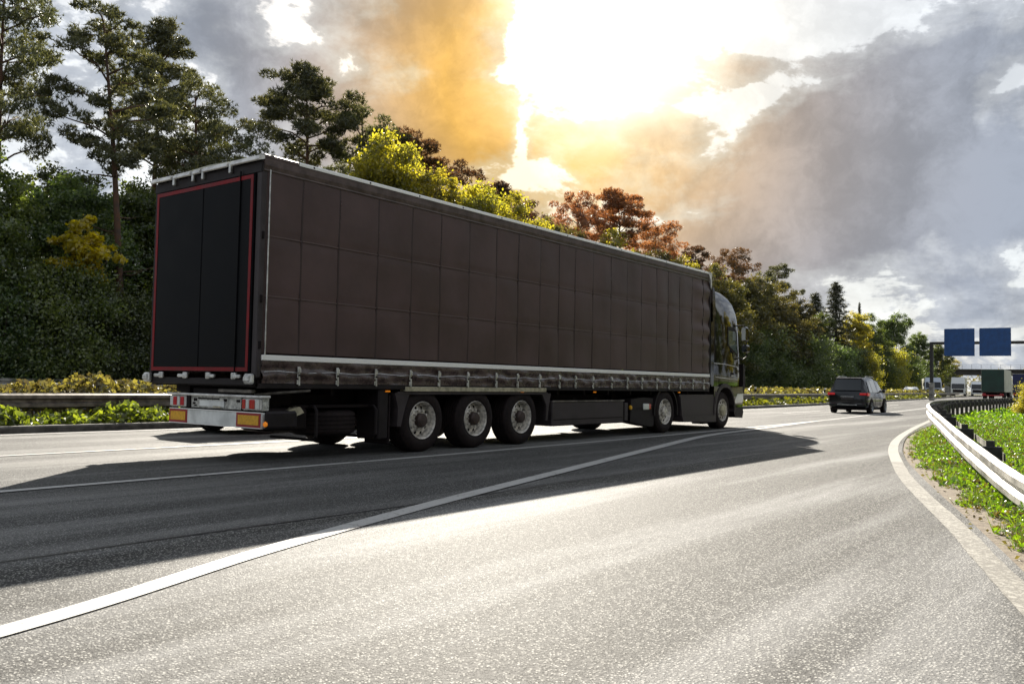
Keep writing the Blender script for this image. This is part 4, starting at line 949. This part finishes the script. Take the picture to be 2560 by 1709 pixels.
# drive wheel fender and rear light
def arc(c, r0, r1, a0, a1, n=14):
    out = [(c[0] + r1 * math.cos(a), c[1] + r1 * math.sin(a)) for a in np.linspace(a0, a1, n)]
    return out + [(c[0] + r0 * math.cos(a), c[1] + r0 * math.sin(a)) for a in np.linspace(a1, a0, n)]
R_ = math.radians
def arcmb(c, r0, r1, a0, a1, x0, x1, n=14):
    mb = MB(); A = np.linspace(a0, a1, n)
    rings = [[(x0, c[0] + r0 * math.cos(a), c[1] + r0 * math.sin(a)), (x1, c[0] + r0 * math.cos(a), c[1] + r0 * math.sin(a)),
              (x1, c[0] + r1 * math.cos(a), c[1] + r1 * math.sin(a)), (x0, c[0] + r1 * math.cos(a), c[1] + r1 * math.sin(a))] for a in A]
    return mb.loft(rings, True, True, False)
pt(arcmb((18.27, .50), .56, .60, R_(-8), R_(188), XN - .55, XN - .02, 18), 'drive_fender', M['plastic'])
pt(MB().prism([(17.68, .82), (17.72, .20), (17.62, .17), (16.62, .30), (16.66, .80), (17.2, .84)], 'x', XN - .42, XN - .06), 'rear_mudguard', M['plastic'])
pt(MB().box((XN - .062, 16.9, .585), (XN - .054, 17.62, .60)), 'mudguard_crease', M['chassis'])
lamp = MB().box((XN - .30, 17.20, .56), (XN - .035, 17.50, .70), .015); pt(lamp, 'rear_lamp', M['clear_lens'])
pt(MB().box((XN - .06, 17.44, .565), (XN - .030, 17.54, .695), .012), 'rear_lamp_lens', M['red_lens'])
pt(MB().lathe([(.05, 0), (.045, .03), (.0, .035)], (XN - .06, 16.62, .62), 'x', 12), 'yellow_coupling', M['yellow_refl'])
# tractor chassis and side fairing
for x in (-11.0, -10.15): pt(MB().box((x - .05, 17.3, .62), (x + .05, 22.6, .88)), 'tractor_beam', M['chassis'])
pt(MB().prism([(18.93, .905), (21.02, .905), (21.02, .34), (20.9, .30), (19.15, .30), (19.02, .40)], 'x', XN - .45, XN - .02), 'side_fairing', M['plastic_grey'])
pt(MB().prism([(18.95, .86), (19.12, .82), (19.22, .38), (19.05, .36)], 'x', XN - .021, XN + .004), 'fairing_flange', M['plastic_grey'])
pt(MB().prism([(19.05, .37), (21.0, .37), (21.02, .20), (19.1, .24)], 'x', XN - .30, XN + .012), 'fairing_skirt', M['plastic_grey'])
pt(MB().box((XN - .42, 20.45, .03 + .12), (XN - .1, 21.0, .22), .02), 'fuel_filter_box', M['chassis'])
pt(MB().box((-11.5, 19.0, .35), (-9.8, 20.9, .85)), 'engine_block', M['chassis'])
pt(MB().prism([(20.98, .98), (21.10, .98), (21.06, .60), (21.0, .33), (20.93, .33), (20.93, .60)], 'x', XN - .30, XN + .0), 'cab_step_panel', M['plastic_grey'])
pt(MB().box((-11.2, 17.5, .90), (-9.9, 19.4, .98), .02), 'fifth_wheel', M['chassis'])

# cab shell by horizontal sections
def cab_ring(z, yr, yf, hw, rc=.22, rr=.05):
    x0, x1 = -10.575 - hw, -10.575 + hw; pts = []
    for cx, cy, r, a0 in ((x1 - rr, yr + rr, rr, -90), (x1 - rc, yf - rc, rc, 0), (x0 + rc, yf - rc, rc, 90), (x0 + rr, yr + rr, rr, 180)):
        for k in range(6):
            a = R_(a0 + 90 * k / 5); pts.append((cx + r * math.cos(a), cy + r * math.sin(a), z))
    return pts
rings = [cab_ring(z, yr, yf, hw, rc) for z, yr, yf, hw, rc in (
    (1.12, 20.90, 22.86, 1.225, .20), (1.36, 20.90, 22.86, 1.235, .22), (1.72, 20.90, 22.84, 1.235, .24), (2.1, 20.90, 22.80, 1.23, .26), (2.75, 20.90, 22.72, 1.22, .24),
    (2.98, 20.92, 22.68, 1.21, .25), (3.14, 20.94, 22.62, 1.20, .27), (3.34, 20.96, 22.48, 1.18, .30), (3.50, 20.98, 22.26, 1.14, .32), (3.62, 21.02, 21.92, 1.08, .30), (3.68, 21.08, 21.60, .98, .18))]
pt(MB().loft(rings, True, True, True), 'cab_shell', M['gloss_black'], angle=50)
# front wheel arch, bumper
pt(arcmb((21.62, .50), .60, .66, R_(-5), R_(165), XN - .35, XN + .012, 18), 'wheel_arch', M['plastic_grey'])
ap = [(20.92, 1.118), (20.92, .86)] + [(21.62 + .655 * math.cos(a), .50 + .655 * math.sin(a)) for a in np.linspace(R_(148), R_(5), 14)] + [(22.80, .56), (22.86, 1.118)]
pt(MB().prism(ap, 'x', XN - .10, XN - .006), 'lower_cab_panel', M['gloss_black'])
pt(arcmb((21.62, .50), .655, .70, R_(55), R_(160), XN - .02, XN + .010, 12), 'arch_highlight_rim', M['plastic_grey'])
pt(MB().prism([(22.18, .62), (22.84, .62), (22.90, .42), (22.84, .26), (22.36, .28), (22.26, .40)], 'x', XF + .06, XN - .02), 'front_bumper', M['plastic'])
pt(MB().box((XF + .1, 22.2, .6), (XN - .1, 22.82, 1.12), .04), 'grille_block', M['plastic'])
pt(MB().prism([(22.20, .66), (22.83, .70), (22.84, .93), (22.45, .92)], 'x', XN - .10, XN - .0), 'headlamp_side', M['clear_lens'])
# door details proud of the shell
XD = -10.575 + 1.236
def side_line(pts, r=.006, m='plastic_grey', n='door_gap'): pt(MB().tube(pts, r, 5), n, M[m])
side_line([(XD + .002, 20.96, 1.72), (XD + .002, 21.6, 1.715), (XD + .001, 22.5, 1.66)], .009, 'alu', 'door_trim_line')
side_line([(XD + .002, 21.06, 1.36), (XD + .002, 22.55, 1.31)], .008, 'alu', 'lower_trim_line')
side_line([(XD + .002, 21.30, 1.13), (XD - .002, 21.30, 1.9), (XD - .035, 21.28, 2.80)], .006, 'chassis')
side_line([(XD - .040, 21.0, 2.86), (XD - .045, 21.8, 2.84), (XD - .07, 22.35, 2.80)], .012, 'alu', 'roof_joint_line')
pt(MB().prism([(20.93, 1.78), (21.04, 1.86), (21.02, 2.80), (20.94, 2.84)], 'x', XD - .03, XD + .003), 'rear_air_slot', M['chassis'])
# window (glass, frame)
wf = [(21.86, 2.74), (22.30, 2.74), (22.47, 2.60), (22.56, 2.02), (22.46, 1.96), (21.98, 2.16), (21.86, 2.24)]
pt(MB().prism(wf, 'x', XD - .08, XD - .004), 'window_frame', M['plastic'])
wg = [(21.90, 2.62), (22.36, 2.62), (22.49, 2.08), (22.44, 2.03), (22.0, 2.21), (21.90, 2.28)]
M['cab_glass'] = mat('pale_side_glass', (.10, .13, .11), .05, spec=1., coat=1.)
pt(MB().prism(wg, 'x', XD - .06, XD + .000), 'side_window', M['cab_glass'])
pt(MB().box((XD - .01, 22.05, 1.40), (XD + .025, 22.26, 1.43), .008), 'door_handle', M['alu'])
pt(MB().box((XD - .012, 22.03, 1.385), (XD + .004, 22.28, 1.50), .01), 'handle_recess', M['chassis'])
# roof side window / deflector panel
dp = [(21.02, 2.96), (22.46, 2.93), (22.33, 3.22), (22.05, 3.42), (21.6, 3.52), (21.10, 3.53)]
pt(MB().prism([(20.86, 2.78), (20.96, 2.78), (21.05, 3.0), (20.98, 3.60), (20.90, 3.70), (20.84, 3.70)], 'x', XN - .16, XN - .03), 'rear_side_deflector', M['gloss_black'])
pt(MB().prism([(20.72, 1.16), (20.92, 1.16), (20.94, 2.78), (20.86, 2.80), (20.74, 2.78)], 'x', XN - .06, XN - .02), 'rear_side_deflector', M['gloss_black'])
pt(MB().prism([(20.80, 1.12), (20.92, 1.12), (20.96, 1.75), (20.90, 1.80)], 'x', XD - .01, XD + .006), 'lower_deflector', M['gloss_black'])
pt(MB().prism([(22.40, 2.98), (22.90, 2.90), (22.88, 2.86), (22.42, 2.86)], 'x', -11.6, -9.55), 'sun_visor', M['plastic'])
# windscreen
pt(MB().add([(-11.55, 22.86, 1.78), (-9.6, 22.86, 1.78), (-9.65, 22.70, 2.72), (-11.5, 22.70, 2.72)], [(0, 1, 2, 3)]), 'windscreen', M['glass_dark'])
# mirrors
mb = MB().box((XN + .02, 22.62, 2.36), (XN + .16, 22.86, 2.78), .05); pt(mb, 'mirror_housing', M['gloss_black'])
pt(MB().box((XN + .035, 22.614, 2.40), (XN + .145, 22.62, 2.74)), 'mirror_glass', M['clear_lens'])
mb = MB().box((XN + .03, 22.60, 2.05), (XN + .20, 22.84, 2.28), .05); pt(mb, 'mirror_housing', M['gloss_black'])
pt(MB().box((XN + .05, 22.594, 2.08), (XN + .18, 22.60, 2.25)), 'mirror_glass', M['glass_dark'])
pt(MB().tube([(XN - .08, 22.62, 1.92), (XN + .05, 22.70, 1.88), (XN + .13, 22.74, 1.95), (XN + .12, 22.74, 2.4)], .016, 7), 'mirror_arm', M['plastic'])
pt(MB().tube([(XN - .08, 22.58, 2.80), (XN + .06, 22.72, 2.81), (XN + .09, 22.74, 2.75)], .016, 7), 'mirror_arm', M['plastic'])
pt(MB().prism([(22.82, 1.75), (22.95, 1.72), (22.98, 1.10), (22.88, .95), (22.84, 1.0)], 'x', XN - .12, XN - .0), 'corner_deflector', M['plastic'])

# ------------------------------------------------------------ cars
def make_car(name, loc, rz, label, cat, paint, hh=1.64, group=None):
    c = empty(name, loc, rz, label, cat, group)
    W_ = .90; Ln = 4.35
    # body from the tail (y = 0) to the nose; (y, half width, belt z, roof z, roof half width, bottom z)
    st = [(0.0, .80, .92, .96, .74, .42), (.05, .86, .98, 1.02, .76, .30), (.22, .895, 1.00, 1.30, .66, .24), (.42, .90, 1.00, hh - .05, .64, .22), (.75, .90, .99, hh, .655, .22),
          (1.5, .90, .97, hh + .01, .66, .22), (2.3, .90, .96, hh - .02, .65, .22), (2.75, .90, .96, 1.46, .63, .22), (3.25, .89, .97, 1.10, .66, .22), (3.45, .885, .955, 1.0, .70, .22),
          (3.95, .86, .86, .88, .70, .24), (4.22, .80, .72, .74, .66, .28), (4.35, .66, .55, .56, .55, .34)]
    rings = []
    for y, hw, zb, zr, rw, z0 in st:
        h = [(hw * .88, z0), (hw * .99, z0 + .12), (hw, .62 if zb > .7 else zb * .8), (hw * .985, zb), (rw + .02, zr - (zr - zb) * .15), (rw - .10, zr)]
        rings.append([(x, y, z) for x, z in h] + [(-x, y, z) for x, z in h[::-1]])
    MB().loft(rings, True, True, True).build('body', paint, c, 42)
    # glass
    def panel(nm, q, m, th=.004):
        a = [Vector(p) for p in q]; n = (a[1] - a[0]).cross(a[2] - a[0]).normalized() * th
        return MB().add([p + n for p in a] + [p - n * 2 for p in a], [(0, 1, 2, 3), (7, 6, 5, 4)] + [(i, i + 4, (i + 1) % 4 + 4, (i + 1) % 4) for i in range(4)]).build(nm, m, c)
    panel('rear_window', [(-.60, .085, 1.07), (.60, .085, 1.07), (.57, .33, hh - .10), (-.57, .33, hh - .10)], M['glass_dark'], .05)
    for s in (1, -1):
        def gl(y0, y1, yt0, yt1, zt0, zt1):
            zb = 1.01
            q = [(s * .905, y0, zb), (s * .905, y1, zb), (s * .705, yt1, zt1), (s * .705, yt0, zt0)]
            if s < 0: q = q[::-1]
            panel('side_window', q, M['glass_dark'], .012)
        gl(.40, .98, .62, 1.0, hh - .18, hh - .13); gl(1.04, 1.92, 1.06, 1.92, hh - .13, hh - .12); gl(1.98, 3.0, 1.98, 2.58, hh - .12, hh - .16)
        MB().prism([(.06, .98), (.50, .96), (.46, .87), (.30, .83), (.06, .84)], 'x', s * .87, s * .915).build('tail_lamp', M['red_lamp'], c)
        MB().box((s * .56, -.035, .865), (s * .86, .06, .965), .02).build('tail_lamp', M['red_lamp'], c)
        MB().box((s * .60, -.02, .36), (s * .80, .02, .40), .01).build('reflector', M['red_lens'], c)
        MB().box((s * .90, 2.85, 1.00), (s * 1.06, 2.97, 1.15), .03).build('mirror', paint, c)
        MB().tube([(s * .62, .7, hh + .02), (s * .62, 1.0, hh + .05), (s * .62, 2.2, hh + .05), (s * .62, 2.45, hh + .0)], .016, 6).build('roof_bar', M['alu'], c)
        for y in (1.55, 2.55): MB().tube([(s * .903, y, .35), (s * .906, y, .96)], .004, 4).build('door_gap', M['chassis'], c)
        for y in (1.35, 2.25): MB().box((s * .90, y, .86), (s * .925, y + .16, .885), .008).build('door_handle', paint, c)
        for y in (.82, 3.52):
            MB().lathe([(.37, 0), (.37, s * .012), (.0, s * .012)], (s * .900, y, .34), 'x', 28).build('wheel_arch', M['chassis'], c)
            wt = empty('wheel', (s * .925, y, .325)); wt.parent = c
            MB().lathe([(.20, -.01 * s), (.22, 0), (.30, 0), (.325, -.04 * s), (.325, -.2 * s), (.2, -.2 * s)], (0, 0, 0), 'x', 28).build('tyre', M['rubber'], wt)
            r_ = MB().lathe([(.205, .004 * s), (.19, -.02 * s), (.185, -.04 * s)], (0, 0, 0), 'x', 24)
            for k in range(5):
                a = k * 1.2566; r_.add([(-.012 * s, .19 * math.cos(a - .13), .19 * math.sin(a - .13)), (-.012 * s, .19 * math.cos(a + .13), .19 * math.sin(a + .13)), (.0, .05 * math.cos(a + .4), .05 * math.sin(a + .4)), (.0, .05 * math.cos(a - .4), .05 * math.sin(a - .4))], [(0, 1, 2, 3)])
            r_.build('rim', M['silver'], wt)
    MB().box((-.27, -.045, .66), (.27, -.012, .74), .006).build('number_plate_recess', M['plastic_grey'], c)
    MB().box((-.30, -.030, .78), (.30, -.005, .80), .004).build('tailgate_trim', M['alu'], c)
    MB().box((-.84, -.035, .30), (.84, .10, .50), .05).build('rear_bumper', paint, c)
    MB().box((-.45, -.045, .40), (.45, -.03, .42)).build('bumper_trim', M['alu'], c)
    MB().box((-.80, .1, .16), (.80, 4.1, .26)).build('underbody', M['chassis'], c)
    MB().tube([(0, .6, hh), (0, .5, hh + .09)], .008, 5).build('aerial', M['plastic'], c)
    MB().prism([(.26, hh - .07), (.50, hh - .02), (.55, hh + .0), (.25, hh - .035)], 'x', -.60, .60).build('roof_spoiler', paint, c)
    return c
make_car('family_car', (-11.45, 40.2, 0), math.radians(1.5), 'black family car with lit red tail lamps driving ahead of the lorry', 'car', M['car_black'], 1.70).scale = (.96, .96, .96)
make_car('family_car', (-15.2, 9.85, 0), 0, 'dark car in the left lane almost hidden behind the rear of the lorry', 'car', M['car_black'], 1.50)
make_car('white_car', (-29.5, 137, 0), math.radians(180), 'low white car on the opposite carriageway below the gantry', 'car', M['car_white'], 1.5)

# ------------------------------------------------------------ distant lorries
def box_lorry(loc, rz, label, tarp, side, h=4.0, blue=False):
    c = empty('box_lorry', loc, rz, label, 'lorry'); W_ = 1.27
    MB().box((-W_, .06, 1.0), (W_, 10.6, h), .03).build('cargo_body', side, c)
    MB().box((-W_ + .03, -.01, 1.05), (W_ - .03, .058, h - .05), .015).build('rear_curtain', tarp, c)
    MB().box((-W_, .0, .94), (W_, 10.6, 1.0)).build('floor_rail', M['chassis'], c)
    MB().box((-1.2, -.02, .50), (1.2, .1, .66), .02).build('underrun_bar', M['red_refl'], c)
    for s in (-1, 1): MB().box((s * .75, -.05, .68), (s * 1.18, .02, .82), .02).build('tail_lamp', M['red_lens'], c)
    MB().box((-.9, .2, .6), (.9, 10, .94)).build('chassis', M['chassis'], c)
    MB().loft([[(-1.22, 11, .5), (1.22, 11, .5), (1.22, 12.9, .5), (-1.22, 12.9, .5)], [(-1.22, 11, 2.6), (1.22, 11, 2.6), (1.2, 12.8, 2.2), (-1.2, 12.8, 2.2)], [(-1.1, 11, h - .3), (1.1, 11, h - .3), (1.1, 12.2, h - .5), (-1.1, 12.2, h - .5)]], True, True, False).build('cab', side, c)
    for s in (-1, 1):
        for y in (1.6, 2.9, 8.8, 12.0):
            MB().lathe([(.0, .0), (.28, .0), (.30, .02), (.5, .01), (.5, -.3)], (s * 1.2, y, .5), 'x', 20).build('wheel', M['rubber'], c) if s > 0 else MB().lathe([(.0, .0), (.28, .0), (.5, -.01), (.5, .3)], (s * 1.2, y, .5), 'x', 20).build('wheel', M['rubber'], c)
    if blue: MB().box((1.28, .6, .4), (1.32, 4.2, 1.0)).build('side_box', M['sign_blue'], c)
    return c
box_lorry((-16.95, 121, 0), math.radians(3), 'dark green tarpaulin lorry seen from behind near the bridge', M['green_tarp'], M['pale_tarp'], 3.85)
box_lorry((-18.3, 160, 0), math.radians(3), 'dark blue lorry in front of the green one at the right edge', M['blue_tarp'], M['pale_tarp'], 4.0)
def oncoming(loc, rz, label, paint, h, boxh, dark=True):
    c = empty('oncoming_lorry', loc, rz, label, 'lorry')      # faces -Y
    rs = [[(-1.2, 0, .45), (1.2, 0, .45), (1.2, 2.1, .45), (-1.2, 2.1, .45)], [(-1.22, -.02, 1.3), (1.22, -.02, 1.3), (1.22, 2.1, 1.3), (-1.22, 2.1, 1.3)], [(-1.2, .1, 2.4), (1.2, .1, 2.4), (1.2, 2.1, 2.4), (-1.2, 2.1, 2.4)], [(-1.05, .7, h), (1.05, .7, h), (1.1, 2.1, h), (-1.1, 2.1, h)]]
    MB().loft(rs, True, True, False).build('cab', paint, c)
    MB().add([(-1.08, -.045, 1.45), (1.08, -.045, 1.45), (1.05, .06, 2.38), (-1.05, .06, 2.38)], [(0, 1, 2, 3)]).build('windscreen', M['glass_dark'], c)
    MB().box((-.9, -.05, .75), (.9, .02, 1.3), .03).build('grille', M['plastic'], c)
    for s in (-1, 1):
        MB().box((s * .8, -.06, .55), (s * 1.15, .0, .75), .03).build('headlamp', M['clear_lens'], c)
        MB().box((s * 1.25, .05, 1.7), (s * 1.45, .2, 2.3), .04).build('mirror', M['plastic'], c)
        for y in (.9, 5.5, 8.6, 9.9): MB().lathe([(.0, .0), (.28, 0), (.5, -.02 * s), (.5, -.3 * s)], (s * 1.2, y, .5), 'x', 18).build('wheel', M['rubber'], c)
    MB().box((-1.26, 2.5, 1.0), (1.26, 12, boxh), .04).build('cargo_body', M['pale_tarp'], c)
    MB().box((-.8, .3, .5), (.8, 11.6, 1.0)).build('chassis', M['chassis'], c)
    return c
oncoming((-29.2, 149, 0), R_(14), 'silver-blue lorry cab with load, leftmost of the three on the opposite carriageway', M['silver'], 3.1, 2.9)
oncoming((-31.0, 180, 0), R_(8), 'white high-roofed lorry with black front, middle one of the oncoming three', M['car_white'], 3.6, 3.6)
oncoming((-29.2, 190, 0), R_(8), 'small white lorry, rightmost of the oncoming three under the bridge', M['car_white'], 2.9, 3.1)

# ------------------------------------------------------------ gantry, bridge
ga_ = empty('sign_gantry', (-19.75, 100, 0), 0, 'dark steel gantry spanning the carriageway beyond the black car', 'sign gantry')
MB().box((-.16, -.16, 0), (.16, .16, 6.2), .02).build('gantry_post', M['post_dark'], ga_)
MB().box((-.24, -.24, 0), (.24, .24, 1.9), .05).build('post_base', M['galv'], ga_)
MB().box((-.16, -.14, 5.95), (19, .14, 6.25), .02).build('gantry_beam', M['post_dark'], ga_)
MB().box((18.7, -.16, 0), (19.0, .16, 5.95), .02).build('gantry_post', M['post_dark'], ga_)
for (xa, xb, lb) in ((-18.46, -15.6, 'blank dark blue motorway sign, left one on the gantry'), (-15.16, -12.30, 'blank dark blue motorway sign, right one on the gantry')):
    s_ = empty('motorway_sign', ((xa + xb) / 2, 99.7, 4.72), 0, lb, 'road sign'); hw = (xb - xa) / 2
    MB().box((-hw, -.03, 0), (hw, .03, 2.88), .02).build('sign_panel', M['sign_blue'], s_)
    MB().prism([(-hw, 0), (hw, 0), (hw, 2.88), (-hw, 2.88)], 'y', .032, .06).build('sign_back', M['galv'], s_)
    for x in (-hw * .6, hw * .6): MB().box((x - .05, .06, .1), (x + .05, .13, 2.7)).build('sign_bracket', M['post_dark'], s_)
br = empty('road_bridge', (-24, 226, 0), 0, 'dark concrete bridge crossing the motorway in the distance', 'bridge')
MB().box((-28, 0, 4.85), (70, 9, 6.0), .05).build('bridge_deck', M['concrete_dark'], br)
MB().box((-28, -.25, 5.85), (70, .0, 6.2), .02).build('deck_edge', M['concrete_dark'], br)
for x in (-17.5, 2.0, 24): MB().box((x - .5, 1, 0), (x + .5, 8, 4.85), .05).build('bridge_pier', M['concrete'], br)
MB().prism([(-28, 0), (-22, 0), (-27, 4.85), (-30, 4.85)], 'y', -1, 10).build('abutment', M['concrete'], br)
for z in (6.7, 7.2): MB().box((-28, -.02, z), (70, .02, z + .04)).build('railing_bar', M['galv'], br)
rp = MB()
for x in np.arange(-28, 70, 2.0): rp.box((x - .03, -.03, 6.2), (x + .03, .03, 7.24))
rp.build('railing_posts', M['galv'], br)['kind'] = 'stuff'
bank = MB().prism([(-58, 0), (-45, 0), (-52, 4.8), (-80, 4.8)], 'y', 222, 240).build('embankment', M['ground']); bank['kind'] = 'structure'

# delineator posts in the median
for i, (x, y, lb) in enumerate(((-18.9, 48.3, 'white delineator post behind the median rail, nearer the lorry'), (-19.2, 62, 'white delineator post behind the median rail, nearer the black car'))):
    d = empty('delineator_post', (x, y, 0), 0, lb, 'delineator post')
    MB().prism([(-.06, -.05), (.06, -.05), (.0, .07)], 'z', 0, 1.12).build('post_body', M['white_paint'], d); MB().prism([(-.062, -.052), (.062, -.052), (.0, .072)], 'z', .82, 1.0).build('black_band', M['plastic'], d)
